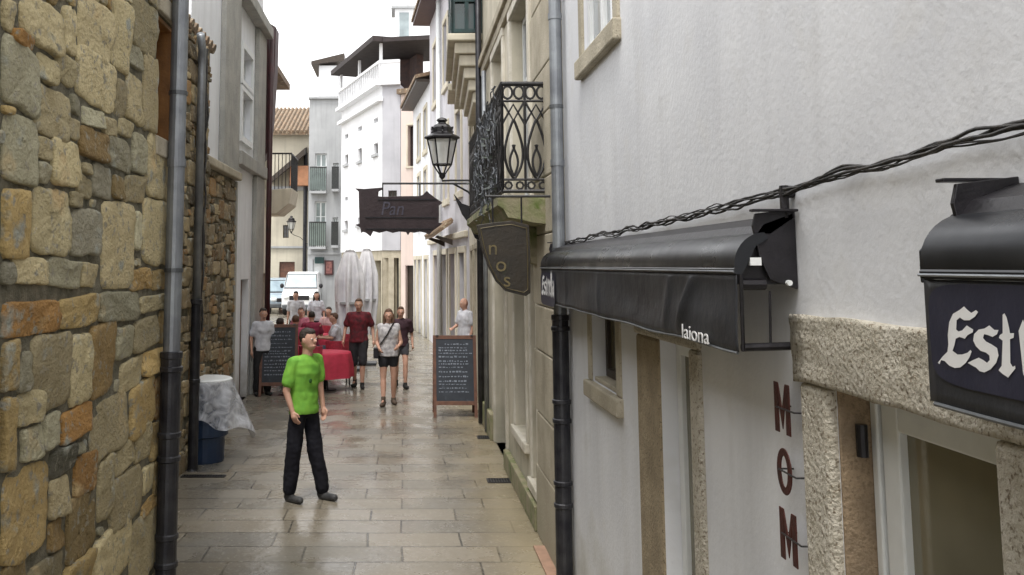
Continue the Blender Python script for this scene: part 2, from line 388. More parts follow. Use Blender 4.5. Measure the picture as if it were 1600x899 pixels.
# drain slots let into the paving
def drain(loc, w, l, label):
    t = empty('drain_grate', loc, 0, label, 'drain grate', 'drain grates along the right edge of the lane')
    bm = B(); box(bm, -w/2, w/2, -l/2, -l/2+.02, 0, .008); box(bm, -w/2, w/2, l/2-.02, l/2, 0, .008); box(bm, -w/2, -w/2+.02, -l/2+.02, l/2-.02, 0, .008); box(bm, w/2-.02, w/2, -l/2+.02, l/2-.02, 0, .008)
    k = -w/2+.045
    while k < w/2-.03: box(bm, k-.006, k+.006, -l/2+.02, l/2-.02, 0, .006); k += .03
    obj('grate', bm, iron, t)
    bm = B(); box(bm, -w/2+.02, w/2-.02, -l/2+.02, l/2-.02, 0, .002); obj('pit_shade', bm, M('drain_dark', (.01,.009,.008)), t)  # flat black plate stands in for the shade down the drain
p = gnd(782, 752); drain((p.x, p.y, 0.002), .30, .20, 'dark drain slot in wet paving nearer the camera by the right wall')
p = gnd(760, 684); drain((p.x, p.y, 0.002), .26, .22, 'small brown drain slot in paving just in front of the right chalkboard')

def strip(px, X):   # helper for Y at a given picture column on a wall plane at street level
    return on_x(px, 500, X).y

# ------------------------------------------------------------------ L1: near stone house
L1 = empty('stone_house', (-1.5, 5.0, 0), 0, 'rubble stone house filling the left foreground with orange wooden window', 'house')
fl = Fr((-1.5, 0), (-1.5, 1), flip=True)   # s = Y, out = +X
wy0, wy1 = on_x(243, 120, -1.5).y, on_x(273, 120, -1.5).y
wz0 = on_x(262, 222, -1.5).z; wz1 = on_x(246, 18, -1.5).z
yend = on_x(283, 60, -1.5).y
bm = B(); facade(bm, fl, -3.0, yend, 0, 4.5, [(wy0, wy1, wz0, wz1)], reveal=.22, back=6)
wobj('wall', bm, mortar, L1)
Z1 = [(0,0,40,100,'t'),(60,0,185,150,'t'),(187,20,235,170,'t'),(237,0,340,190,'t'),(345,0,402,225,'t'),(408,0,490,170,'t'),(0,130,105,350,'g'),(30,105,100,150,'o'),
(109,178,166,262,'t'),(170,175,222,262,'t'),(230,165,355,335,'t'),(393,135,440,215,'g'),(442,172,490,415,'t'),(95,277,210,430,'t'),(214,300,250,360,'g'),(205,368,240,435,'t'),
(254,340,320,400,'g'),(0,360,105,580,'g'),(0,330,30,358,'y'),(109,430,152,502,'t'),(155,437,247,585,'t'),(243,402,330,500,'o2'),(318,370,365,427,'t'),(367,373,402,430,'t'),
(356,250,386,368,'t'),(389,235,437,385,'t'),(332,430,403,530,'g'),(408,418,450,545,'g'),(455,430,540,628,'t'),(280,515,345,620,'l'),(108,508,150,575,'g'),(349,550,383,625,'y'),
(387,547,447,635,'t'),(233,550,278,618,'t'),(0,590,88,810,'y'),(91,587,210,800,'t'),(215,655,310,800,'l'),(213,597,252,648,'t'),(313,632,412,900,'t'),(442,630,540,830,'t'),(415,660,440,780,'g'),
(30,803,135,890,'t'),(142,808,245,900,'g'),(248,822,295,900,'t'),(405,838,467,906,'o2'),(470,843,540,906,'y'),(0,822,28,900,'l')]
Z2 = [(0,38,172,150,'o'),(175,22,300,120,'y'),(305,12,428,105,'g'),(432,20,525,72,'t'),(0,165,50,320,'y'),(53,200,88,330,'g'),(91,140,209,385,'t'),(211,140,270,362,'t'),(273,110,355,340,'o2'),
(357,120,411,220,'g'),(414,92,490,190,'t'),(493,72,525,170,'y'),(370,223,438,318,'t'),(440,190,520,268,'y'),(0,340,40,575,'y'),(47,320,120,425,'t'),(58,432,123,540,'g'),(127,392,183,495,'g'),
(186,370,273,470,'o'),(278,340,390,520,'t'),(402,290,478,450,'y'),(480,270,520,405,'o'),(418,422,463,538,'t'),(465,410,515,530,'y'),(342,492,410,570,'t'),(148,500,223,588,'g2'),(227,518,298,640,'o'),
(302,532,340,720,'t'),(0,560,142,850,'y'),(150,592,205,718,'t'),(146,722,200,820,'o2'),(204,642,295,840,'y'),(337,572,435,738,'t'),(438,555,473,640,'t'),(475,532,512,640,'y'),(286,742,400,930,'t'),
(402,692,502,900,'t'),(0,856,78,960,'y'),(82,846,190,960,'t'),(194,842,284,960,'y'),(440,644,508,688,'o2')]
PC = {'t':(.70,.65,.51),'g':(.66,.64,.54),'y':(.68,.59,.40),'o':(.62,.47,.27),'o2':(.62,.52,.34),'l':(.62,.60,.52),'g2':(.42,.41,.35)}
tr = []
for zz, oy in ((Z1, 0), (Z2, 450)):
    for (x0, y0, x1, y1, c) in zz:
        u0, u1, v0, v1 = x0/2, x1/2, oy+y0/2, oy+y1/2
        uc, vc = (u0+u1)/2, (v0+v1)/2
        pc = on_x(uc, vc, -1.5); a, b_ = on_x(u0, vc, -1.5).y, on_x(u1, vc, -1.5).y
        z0_, z1_ = on_x(uc, v1, -1.5).z, on_x(uc, v0, -1.5).z
        b_ = min(b_, yend-.01)
        tr.append(((a, b_, z0_, z1_), PC[c]))
pal = [PC['t']]*6+[PC['g']]*4+[PC['y']]*2+[PC['o2'], PC['l']]
hol = [(wy0-.02, wy1+.02, wz0-.12, wz1+.12)]
bm = rubble(fl, -1.5, yend, 0.0, 4.5, tr, pal, 3, [(.45,.8,.28,.4,500),(.3,.5,.18,.3,1200),(.15,.3,.1,.2,4000),(.07,.15,.05,.1,9000),(.035,.07,.03,.06,16000)], holes=hol, gap=.006, proud=(.012,.026))
wobj('stonework', bm, stone, L1)
# hewn lintel and sill
bm = B(); fl.box(bm, wy0-.02, min(wy1+.06, yend), -.1, .03, wz1+.003, wz1+.12); wobj('window_lintel', bm, granite, L1, bevel=.01); bm = B(); fl.box(bm, wy0-.02, min(wy1+.06, yend), -.21, .03, wz0-.12, wz0-.003); wobj('window_sill', bm, granite, L1, bevel=.01)
window(L1, fl, wy0+.01, wy1-.01, wz0+.01, wz1-.01, -.19, orangewood, glass, fw=.07, bars_v=1, bars_h=2)
bm = B(); fl.box(bm, wy1-.035, wy1-.002, -.14, -.012, wz0+.01, wz1-.01); fl.box(bm, wy0+.01, wy1-.04, -.14, -.012, wz1-.03, wz1-.003); wobj('window_lining', bm, orangewood, L1, bevel=.004)
# roof with tiles and gutter
bm = B()
prism(bm, [fl.p(-3.2, .12, 4.5), fl.p(-3.2, -6, 6.6), fl.p(-3.2, -6, 6.7), fl.p(-3.2, .16, 4.6)], (0, yend+3.3, 0))
wobj('roof', bm, tile, L1)
pp = on_x(272, 560, -1.5); PY = yend + .02
bm = B(); tube(bm, [(-1.40, -3.1, 4.42), (-1.40, yend+.1, 4.42)], .065, 12); wobj('gutter', bm, dark_zinc, L1, smooth=True)
pipe_x = -1.415
py_ = on_x(264, 700, pipe_x).y
def cast_pipe(parent, x, y, ztop, r, rl, zsplit=1.98, mat_up=zinc):
    bm = B(); tube(bm, [(x, y, zsplit), (x, y, ztop)], r, 16)
    for z in (zsplit+1.15, zsplit+2.3):
        if z < ztop-.3: tube(bm, [(x, y, z), (x, y, z+.05)], r*1.13, 16)
    up = wobj('downpipe', bm, mat_up, parent, smooth=False)
    bm = B(); prof = [(rl*.98, 0), (rl*1.2, .01), (rl*1.2, .05), (rl, .06)]
    z = .06
    for j in (.62, .78, 1.23, 1.37, zsplit-.10):
        prof += [(rl, j-.001), (rl*1.14, j+.006), (rl*1.14, j+.03), (rl, j+.037)]
    prof += [(rl, zsplit-.02), (rl*1.1, zsplit-.015), (rl*1.1, zsplit+.02), (r*.9, zsplit+.025)]
    lathe(bm, (x, y, 0), prof, 20)
    wobj('cast_sleeve', bm, cast, parent)
    for z in (zsplit+.5, zsplit+1.6):
        bm = B(); tube(bm, [(x-.0, y, z), (x-.0, y, z+.025)], r*1.12, 14); wobj('pipe_clamp', bm, dark_zinc, parent)
cast_pipe(L1, pipe_x, py_, 4.38, .052, .062, zsplit=on_x(266, 556, pipe_x).z)

# ------------------------------------------------------------------ L2: recessed stone house
L2 = empty('stone_house', (-2.6, 10, 0), 0, 'narrow brown rubble stone house set back behind the left drainpipe', 'house')
f2 = Fr((-2.6, 0), (-2.6, 1), flip=True)
bm = B(); facade(bm, f2, 5.5, 11.75, 0, 5.25, [], back=5.5); wobj('wall', bm, mortar, L2)
pal2 = [(.58,.52,.41),(.52,.46,.36),(.64,.58,.46),(.44,.40,.32),(.56,.45,.31)]
bm = rubble(f2, 8.0, 11.75, 0, 5.25, [], pal2, 5, [(.3,.55,.2,.3,400),(.18,.3,.1,.2,2500),(.07,.16,.05,.1,9000)]); wobj('stonework', bm, stone, L2)
bm = B()
for k in range(30):      # eave tiles seen from below and end-on
    y = 5.8 + k*.21
    tube(bm, [(-2.57+.0, y, 5.31), (-4.6, y, 6.0)], .07, 8)
box(bm, -4.8, -2.61, 5.5, 11.76, 5.25, 5.31)
wobj('roof', bm, tile, L2)
bm = B(); yy = on_x(306, 400, -2.52).y
tube(bm, [(-2.48, yy-.2, 5.2), (-2.49, yy-.05, 5.05), (-2.5, yy, 4.75), (-2.5, yy, 1.98)], .05, 12); wobj('downpipe', bm, zinc, L2, smooth=True)
bm = B(); lathe(bm, (-2.5, yy, 0), [(.07,0),(.06,.02),(.06,1.0),(.068,1.01),(.068,1.05),(.06,1.06),(.06,1.93),(.075,1.94),(.075,1.99),(.04,2.0)], 16); wobj('cast_sleeve', bm, cast, L2)
bm = B()
for k in range(3):
    pts = []
    for i in range(26):
        z = 5.1-i*.14; pts.append((-2.48+.05*noise.noise(Vector((z*2, k*7, 0))), yy+.16+.10*noise.noise(Vector((z*1.7, k*3, 5))), z))
    tube(bm, pts, .013, 6)
wobj('hanging_cable', bm, cableblack, L2)

# ------------------------------------------------------------------ L3: tall white and granite house on the left
L3 = empty('townhouse', (-2.9, 15, 0), 0, 'tall white townhouse on the left with grey stone pilaster and stone ground floor', 'house')
f3 = Fr((-2.9, 0), (-2.9, 1), flip=True)
W = lambda px: on_x(px, 400, -2.9).y
a_w = on_x(360, 300, -2.9).y
ya, yb = on_x(372, 150, -2.86).y, on_x(400, 150, -2.86).y
z_led = on_x(340, 272, -2.9).z
zb, zt = on_x(385, 258, -2.9).z+.2, 7.0
hs = [(ya+.45, yb-.38, zb+.25, zb+1.05), (ya+.45, yb-.38, zb+1.25, zt-.75), (ya+.35, yb-.4, 7.9, 9.2), (W(377), W(389), 0, 2.15)]
bm = B(); facade(bm, f3, 11.9, W(405), 0, 10.0, hs, reveal=.18, back=6); wobj('wall', bm, plaster2, L3)
bm = B(); f3.box(bm, 11.9, a_w+.1, -.05, .06, 0, z_led); wobj('stone_facing', bm, mortar, L3)
bm = rubble(Fr((-2.84,0),(-2.84,1),flip=True), 11.9, a_w+.1, 0, z_led, [], pal2, 8, [(.25,.5,.15,.3,500),(.15,.3,.1,.2,2500),(.06,.15,.05,.1,8000)]); wobj('stonework', bm, stone, L3)
bm = B(); f3.box(bm, 11.9, a_w+.14, .0, .17, z_led+.002, z_led+.13); wobj('ledge', bm, granite, L3, bevel=.02)
p0, p1 = on_x(347, 150, -2.86).y, on_x(371, 150, -2.86).y
gp = M('grey_granite', (.42,.41,.38), (.32,.32,.30), scale=3, rough=.9, bump=.5, bscale=40, spots=(.14,.14,.13), spot_scale=60, spot_amt=.4, streak=.4)
bm = B(); f3.box(bm, p0, p1, .002, .09, z_led+.132, 10.0); wobj('pilaster', bm, gp, L3, bevel=.01)
bm = B(); f3.box(bm, a_w+.142, p1, .002, .085, 0, z_led-.002); f3.box(bm, p1, W(405), .002, .14, zb-.32, zb-.08); f3.box(bm, p1, W(405), .002, .22, zt, zt+.22); f3.box(bm, yb+.02, W(405), .002, .09, 0, zb-.33); f3.box(bm, yb+.02, W(405), .002, .09, zb-.07, zt-.01); wobj('string_course', bm, gp, L3, bevel=.015)
for (s0, s1, q0, q1) in hs[:3]:
    window(L3, f3, s0+.01, s1-.01, q0+.01, q1-.01, -.15, whitepaint, glass, fw=.06, bars_v=1, bars_h=1)
    bm = B(); e = .11
    f3.box(bm, s0-e, s0-.002, .002, .05, q0-e, q1+e); f3.box(bm, s1+.002, s1+e, .002, .05, q0-e, q1+e); f3.box(bm, s0-.002, s1+.002, .002, .05, q1+.002, q1+e); f3.box(bm, s0-.002, s1+.002, .002, .05, q0-e, q0-.002)
    wobj('window_surround', bm, whitepaint, L3)
s0, s1, q0, q1 = hs[3]
bm = B(); f3.box(bm, s0+.02, s1-.02, -.16, -.12, .01, q1-.02)
for k in range(3): f3.box(bm, s0+.12, s1-.12, -.12, -.10, .15+k*.66, .65+k*.66)
wobj('door', bm, brownwood, L3, bevel=.005)
bm = B(); tube(bm, [(-2.74, W(405)+.12, 0), (-2.74, W(405)+.12, 7.3)], .055, 10); wobj('downpipe', bm, maroon, L3, smooth=True)
bm = B(); f3.box(bm, 11.7, W(405)+.2, -6.1, .5, 10.0, 10.2); wobj('roof', bm, tile, L3)

# maroon wooden bay beyond it
L4 = empty('cream_house', (-3.6, 22, 0), 0, 'cream house beyond the white townhouse with maroon timber bay and a balcony slab', 'house')
f4 = Fr((-3.6, 0), (-3.6, 1), flip=True)
y4 = on_x(421, 400, -3.6).y
bm = B(); facade(bm, f4, 18.3, y4, 0, 7.2, [(y4-1.1, y4-.25, 0, 2.2), (y4-1.1, y4-.25, 3.9, 5.9)], reveal=.2, back=5); wobj('wall', bm, cream, L4)
bm = B(); f4.box(bm, y4-1.08, y4-.27, -.17, -.12, 0, 2.18); wobj('door', bm, brownwood, L4)
window(L4, f4, y4-1.09, y4-.26, 3.91, 5.89, -.17, whitepaint, glass)
bm = B(); f4.box(bm, 18.1, y4+.3, -5.2, .45, 7.2, 7.36); wobj('roof', bm, tile, L4)
bm = B()
yq = 18.6; q = [on_y(407, 28, yq), on_y(431, 42, yq), on_y(429, 110, yq), on_y(424, 185, yq), on_y(417, 240, yq), on_y(408, 250, yq)]
prism(bm, q + [Vector((-3.6, yq, q[-1].z)), Vector((-3.6, yq, q[0].z+.1))], (0, .5, 0))
wobj('timber_bay', bm, maroon, L4, bevel=.02)
c0, c1 = on_y(404, 335, 23.2), on_y(456, 296, 23.2)
bm = B(); prism(bm, [on_y(404,298,23.2), on_y(456,294,23.2), on_y(452,318,23.2), on_y(432,334,23.2), on_y(404,334,23.2)], (0, 1.5, 0)); wobj('balcony_slab', bm, cream, L4, bevel=.02)
bm = B(); zr0, zr1 = c1.z, c1.z+.95
xa, xb = on_y(406, 290, 23.2).x, on_y(455, 290, 23.2).x
box(bm, xa, xb, 23.22, 23.26, zr1-.03, zr1+.01); box(bm, xb-.04, xb, 23.26, 24.7, zr1-.03, zr1+.01)
k = xa
while k < xb: box(bm, k-.009, k+.009, 23.23, 23.25, zr0, zr1-.03); k += .095
k = 23.35
while k < 24.7: box(bm, xb-.03, xb-.012, k-.009, k+.009, zr0, zr1-.03); k += .12
wobj('balcony_railing', bm, iron, L4)

# ------------------------------------------------------------------ R1: white house on the right
XR = 1.25
R1 = empty('white_house', (XR, 4, 0), 0, 'white plastered house filling the right foreground with stone framed doors', 'house')
fr = Fr((XR, 0), (XR, 1))      # s = Y, out = -X
Y = lambda px, v=600, X=XR: on_x(px, v, X).y
Zp = lambda px, v, X=XR: on_x(px, v, X).z
yend1 = Y(888, 600)
# upper window
uy0, uy1 = Y(962, 60), Y(913, 60); uz = Zp(930, 72)
# small window
sy0, sy1 = Y(966, 600), Y(927, 600); sz0 = Zp(945, 606)
# middle door
dy0, dy1 = Y(1086, 700), Y(1036, 700); dz = 2.04
# near door
ny0, ny1 = Y(1574, 760), Y(1309, 660); nz1 = Zp(1309, 608)
holes = [(uy0+.0, uy1, uz, uz+1.5), (sy0, sy1, sz0, 2.15), (dy0, dy1, 0, dz), (ny0, ny1, 0, nz1)]
bm = B(); facade(bm, fr, -3.0, yend1, 0, 6.2, holes, reveal=.15, back=6); wobj('wall', bm, plaster, R1)
window(R1, fr, uy0+.01, uy1-.01, uz+.01, uz+1.49, -.07, whitepaint, glass_mat('pale_glass', (.45,.48,.50), .1), fw=.07, bars_v=1, bars_h=2)
def surround(parent, fr, s0, s1, z0, z1, w, d, mat, sill=True, lintel=None, depth=-.1, name='stone_surround', bev=.012, lw=None):
    bm = B(); lw = lw or w
    fr.box(bm, s0-w, s0-.0015, depth, d, z0, z1); fr.box(bm, s1+.0015, s1+w, depth, d, z0, z1)
    fr.box(bm, s0-w, s1+w, depth, d+.003, z1+.0015, z1+lw)
    if sill: fr.box(bm, s0-w-.02, s1+w+.02, depth, d+.03, z0-w*1.1, z0-.0015)
    return wobj(name, bm, mat, parent, bevel=bev)
surround(R1, fr, uy0, uy1, uz, uz+1.5, .12, .02, granite)
surround(R1, fr, sy0, sy1, sz0, 2.15, .10, .015, granite)
bm = B(); fr.box(bm, sy0+.002, sy1-.002, -.149, -.01, sz0+.002, sz0+.03); wobj('window_sill', bm, granite, R1, bevel=.006)
window(R1, fr, sy0+.01, sy1-.01, sz0+.035, 2.14, -.13, darkwood, glass_brown, fw=.05, bars_v=0, bars_h=0)
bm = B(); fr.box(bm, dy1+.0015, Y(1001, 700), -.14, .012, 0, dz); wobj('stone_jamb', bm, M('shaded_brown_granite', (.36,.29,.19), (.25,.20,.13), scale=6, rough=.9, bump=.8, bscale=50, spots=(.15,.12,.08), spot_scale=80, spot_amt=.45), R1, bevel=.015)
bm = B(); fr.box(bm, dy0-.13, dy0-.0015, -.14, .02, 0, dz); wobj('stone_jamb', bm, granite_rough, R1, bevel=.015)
bm = B(); fr.box(bm, dy0-.13, Y(1001, 700), -.14, .024, dz+.0015, dz+.13); wobj('door_lintel', bm, granite_rough, R1, bevel=.015)
dd = empty('tmp'); bpy.data.objects.remove(dd)
def panel_door(parent, fr, s0, s1, z0, z1, d, fm, pm, fw=.11, name='door', rail=None, handle=True):
    bm = B(); t = .05
    fr.box(bm, s0, s0+fw, d, d+t, z0, z1); fr.box(bm, s1-fw, s1, d, d+t, z0, z1); fr.box(bm, s0+fw, s1-fw, d, d+t, z1-fw, z1); fr.box(bm, s0+fw, s1-fw, d, d+t, z0, z0+fw*1.8)
    if rail: fr.box(bm, s0+fw, s1-fw, d+.004, d+t-.004, rail-.04, rail+.04)
    o = wobj(name, bm, fm, parent, bevel=.006)
    bm = B(); fr.box(bm, s0+fw*.6, s1-fw*.6, d+.015, d+.025, z0+fw, z1-fw*.6); obj('pane', bm, pm, o, shift=parent.location)
    if handle:
        bm = B(); tube(bm, [fr.p(s1-fw*.5, d+t, 1.05), fr.p(s1-fw*.5, d+t+.04, 1.05), fr.p(s1-fw*.5-.1, d+t+.045, 1.05)], .009, 8); obj('handle', bm, zinc, o, shift=parent.location)
    return o
curtain = M('pale_curtain_glass', (.55,.53,.48), (.22,.20,.16), scale=1.4, rough=.15, bump=.05, bscale=5, spec=.8)
# door frame then leaf
panel_door(R1, fr, dy0+.003, dy1-.003, .012, dz-.003, -.125, whitepaint, glass_brown, fw=.065, handle=False)
# near entrance
jw = Y(1266, 700)-ny1
bm = B()
fr.box(bm, ny1+.0015, ny1+jw, -.14, .03, 0, nz1); fr.box(bm, ny0-.55, ny0-.0015, -.14, .03, 0, nz1)
o = wobj('stone_jamb', bm, granite_rough, R1, bevel=.02)
lz = Zp(1266, 492)
bm = B(); fr.box(bm, ny0-.55, ny1+jw+.015, -.14, .035, nz1+.0015, lz)
bmesh.ops.subdivide_edges(bm, edges=bm.edges, cuts=14, use_grid_fill=True)
for v in bm.verts:
    n = noise.noise_vector(v.co*9); m2 = noise.noise_vector(v.co*28); v.co += n*.010 + m2*.005
wobj('stone_lintel', bm, granite_rough, R1, smooth=True)
# brown stone lining of the far reveal
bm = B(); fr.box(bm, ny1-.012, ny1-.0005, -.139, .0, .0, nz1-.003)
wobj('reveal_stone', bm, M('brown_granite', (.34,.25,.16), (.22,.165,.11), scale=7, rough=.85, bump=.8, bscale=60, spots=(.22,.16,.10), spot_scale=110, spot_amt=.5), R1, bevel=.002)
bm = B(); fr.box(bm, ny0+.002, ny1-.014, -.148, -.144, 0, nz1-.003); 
wobj('gap_shade_sheet', bm, M('black_gap', (.012,.012,.012)), R1)  # black sheet paints the shade in the gap beside the door leaf
yj = Y(1406, 760, 1.39)
bm = B(); fr.box(bm, yj+.004, ny1-.015, -.143, -.085, 0, nz1-.004); wobj('door_post', bm, whitepaint, R1, bevel=.006)
panel_door(R1, fr, ny0+.004, yj-.012, .012, nz1-.012, -.14, whitepaint, glass_brown, fw=.085, handle=False)
bm = B(); yg = Y(1385, 700, 1.38); 
tube(bm, [fr.p(ny1-.035, -.05, 1.86), fr.p(ny1-.035, -.05, 1.95)], .016, 10); wobj('door_bell', bm, blackmetal, R1)
bm = B(); fr.box(bm, -3.2, yend1, -6.2, .25, 6.2, 6.35); wobj('roof', bm, tile, R1)
cast_pipe(R1, XR-.075, on_x(877, 600, XR-.075).y, 6.15, .048, .062, zsplit=on_x(877, 497, XR-.075).z)
# terracotta paver at the foot of the wall
bm = B(); box(bm, 1.10, 1.245, Y(868,860)-.9, Y(868,860)+.25, .004, .02); tag(obj('doorstep', bm, terracotta, None, bevel=.004), 'reddish terracotta step slab at the foot of the right drainpipe', 'step')
# ------------------------------------------------------------------ R2: old granite house with iron balcony
lightstone = M('pale_limewashed_stone', (.74,.70,.62), (.58,.54,.45), scale=5, rough=.85, bump=.5, bscale=45, streak=.5, streak_c=(.32,.29,.22), grime=(.38,.36,.28))
R2 = empty('granite_house', (XR, 10, 0), 0, 'old cream and granite house with the wrought iron balcony on the right', 'house')
YB = 14.0
d1 = (Y(827,40), Y(799,40)); d2 = (Y(787,90), Y(771,110))
g1 = (Y(824,640), Y(806,640), .62, 2.75)      # tall ground window
g2 = (Y(793,640), Y(775,640), 0, 2.75)        # dark street door
g3 = (Y(841,640), Y(832,640), .35, 2.7)
hs = [(d1[0], d1[1], 3.02, 5.25), (d2[0], d2[1], 3.02, 5.25), g1, g2, g3, (d1[0], d1[1], 6.3, 8.4), (d2[0], d2[1], 6.3, 8.4)]
bm = B(); facade(bm, fr, yend1+.002, YB, 0, 9.2, hs, reveal=.22, back=6); wobj('wall', bm, cream, R2)
for h in (hs[0], hs[1], hs[5], hs[6]):
    window(R2, fr, h[0]+.01, h[1]-.01, h[2]+.01, h[3]-.01, -.17, whitepaint, glass, fw=.07, bars_v=1, bars_h=2)
    surround(R2, fr, h[0], h[1], h[2], h[3], .13, .035, lightstone, sill=False)
for h in (g1, g3):
    window(R2, fr, h[0]+.01, h[1]-.01, h[2]+.01, h[3]-.01, -.17, darkwood, glass, fw=.06, bars_v=1, bars_h=2)
    surround(R2, fr, h[0], h[1], h[2], h[3], .09, .02, lightstone, sill=True)
bm = B(); fr.box(bm, g2[0]+.01, g2[1]-.01, -.19, -.14, .01, 2.74)
for k in range(4): fr.box(bm, g2[0]+.1, g2[1]-.1, -.139, -.12, .15+k*.64, .65+k*.64)
wobj('door', bm, darkwood, R2, bevel=.006)
surround(R2, fr, g2[0], g2[1], 0, 2.75, .12, .03, lightstone, sill=False)
a0, a1 = yend1+.01, Y(845, 640)
bm = B(); zz = 0; k = 0
while zz < 9.0:
    h = [.62, .48, .55, .4][k % 4]; h = min(h, 9.1-zz); e = .0 if k % 2 else .05
    fr.box(bm, a0, a1-.12+e*2, .002, .055, zz+.004, zz+h-.004); zz += h; k += 1
wobj('quoin_pilaster', bm, granite, R2, bevel=.012)
bm = B(); fr.box(bm, a1, YB, .002, .09, 5.5, 5.62); fr.box(bm, a1, YB, .002, .05, 5.36, 5.498); fr.box(bm, yend1+.01, YB, .002, .13, 9.0, 9.18); wobj('cornice', bm, granite, R2, bevel=.012)
for (pa_, pb_, pz_) in ((a1+.01, g2[0]-.13, .22), (g2[1]+.14, YB, .35)):
    bm2 = B(); fr.box(bm2, pa_, pb_, .002, .07, .0, pz_); wobj('plinth', bm2, moss, R2, bevel=.012)
bm = B(); fr.box(bm, yend1, YB, -6.2, .4, 9.2, 9.35); wobj('roof', bm, tile, R2)
# balcony
bx = XR-.41; by0, by1 = 7.62, 11.4; bz = 3.0; bt = 3.96
bm = B()
prism(bm, [(XR-.002,by0-.03,bz-.02),(bx-.05,by0-.03,bz-.02),(bx-.05,by0-.03,bz-.09),(bx-.0,by0-.03,bz-.13),(bx+.04,by0-.03,bz-.2),(XR-.002,by0-.03,bz-.26)], (0, by1-by0+.06, 0))
bmesh.ops.subdivide_edges(bm, edges=bm.edges, cuts=6, use_grid_fill=True)
for v in bm.verts:
    if v.co.x < XR-.01: v.co += noise.noise_vector(v.co*6)*.012
wobj('balcony_slab', bm, moss, R2)
for yc in (by0+.5, by0+1.9, by1-.4):
    bm = B(); prism(bm, [(XR-.003,yc,bz-.27),(bx+.1,yc,bz-.23),(bx+.16,yc,bz-.32),(XR-.16,yc,bz-.42),(XR-.1,yc,bz-.58),(XR-.003,yc,bz-.62)], (0,.16,0))
    wobj('balcony_corbel', bm, moss, R2, bevel=.012)
def iron_panel(bm, P, wid, reps, z0, z1):
    """P(a,z)->point; a in 0..wid; lyre and lattice pattern"""
    r = .0125
    tube(bm, [P(0,z1), P(wid,z1)], .021, 8); tube(bm, [P(0,z0+.03), P(wid,z0+.03)], .018, 6)
    zb_ = z1-.15; tube(bm, [P(0,zb_), P(wid,zb_)], .012, 6); zc = z0+.13; tube(bm, [P(0,zc), P(wid,zc)], .012, 6)
    m = wid/reps
    for i in range(reps+1): tube(bm, [P(i*m, z0+.03), P(i*m, z1)], r if i not in (0, reps) else .014, 6)
    for i in range(reps):
        c = (i+.5)*m
        for q in (-.25, .25):        # circles in the top band
            tube(bm, [P(c+q*m+.042*math.cos(t*PI/6), z1-.075+.055*math.sin(t*PI/6)) for t in range(13)], .011, 5, cap=False)
            tube(bm, [P(c+q*m+.03*math.cos(t*PI/4), z0+.08+.03*math.sin(t*PI/4)) for t in range(9)], .010, 5, cap=False)
        tube(bm, [P(c-m/2, zb_), P(c, zb_-.17), P(c+m/2, zb_)], .012, 5); tube(bm, [P(c-m/2, zb_-.20), P(c, zb_-.03), P(c+m/2, zb_-.20)], .012, 5)
        for sgn in (-1, 1):          # lyres
            pts = []
            for t in range(15):
                f = t/14; z = (zb_-.16)*(1-f)+zc*f
                w_ = m*.46*(math.sin(PI*min(1, f*1.02))**.8)*(.55+.6*f)
                pts.append(P(c+sgn*min(w_, m*.47), z))
            tube(bm, pts, r, 6)
            tube(bm, [P(c+sgn*m*.18*math.sin(t*PI/8)*(1 if t < 9 else .6), zc+.03+t*.03) for t in range(10)], .011, 5)
rail = None
bm = B(); iron_panel(bm, lambda a, z: Vector((XR-.02-a, by0, z)), XR-.02-bx, 2, bz, bt)
iron_panel(bm, lambda a, z: Vector((bx, by0+a, z)), by1-by0, 16, bz, bt)
iron_panel(bm, lambda a, z: Vector((XR-.02-a, by1, z)), XR-.02-bx, 2, bz, bt)
wobj('balcony_railing', bm, iron, R2)
# tangle of netting and dry climber on the outer corner of the railing
vinem = M('dry_grey_stems', (.13,.14,.16), (.06,.065,.07), scale=20, rough=.7, bump=.3)
bm = B(); rnd = random.Random(4)
for k in range(46):
    y = rnd.uniform(by0+.02, by1-1.6); pts = []; z = rnd.uniform(bz+.1, bt-.05); x = bx-.03
    for i in range(18):
        pts.append((x-.05*abs(noise.noise(Vector((i*.3, k, 0))))-.01, y, z)); a = noise.noise(Vector((i*.25, k*3.1, 9)))*5
        y = min(max(y+math.cos(a)*.06, by0-.04), by1); z = min(max(z+math.sin(a)*.055-.004, bz-.2), bt)
    tube(bm, pts, rnd.uniform(.003, .008), 5)
cl = empty('dry_climber', (bx, by0+1, bz), 0, 'tangled grey dry climbing stems wound through the iron balcony railing', 'plant')
wobj('stem', bm, vinem, cl)
bm = B()
for k in range(90):
    y = by0 + abs(rnd.gauss(0, 1.2)); 
    if y > by1: continue
    z = rnd.uniform(bz-.15, bz+.75-.1*(y-by0)); c = Vector((bx-.04-rnd.random()*.07, y, z)); s = rnd.uniform(.01, .028)
    a = Vector((rnd.gauss(0,1),rnd.gauss(0,1),rnd.gauss(0,1))).normalized(); u, w = basis(a)
    bm.faces.new([bm.verts.new(c+u*s*q+w*s*e) for q, e in ((-1,0),(0,-.5),(1,0),(0,.5))])
wobj('foliage', bm, M('dull_leaf', (.07,.09,.07), (.11,.12,.12), scale=30, rough=.7, bump=0), cl)
# downpipe between R2 and R3
bm = B(); yp = Y(759, 500); tube(bm, [(XR-.08, YB-.08, .02), (XR-.08, YB-.08, 9.1)], .05, 10); wobj('downpipe', bm, cast, R2, smooth=True)
bm = B(); tube(bm, [(XR-.06, Y(767, 600), .02), (XR-.06, Y(767, 600), 5.3)], .035, 8); wobj('conduit', bm, zinc, R2, smooth=True)

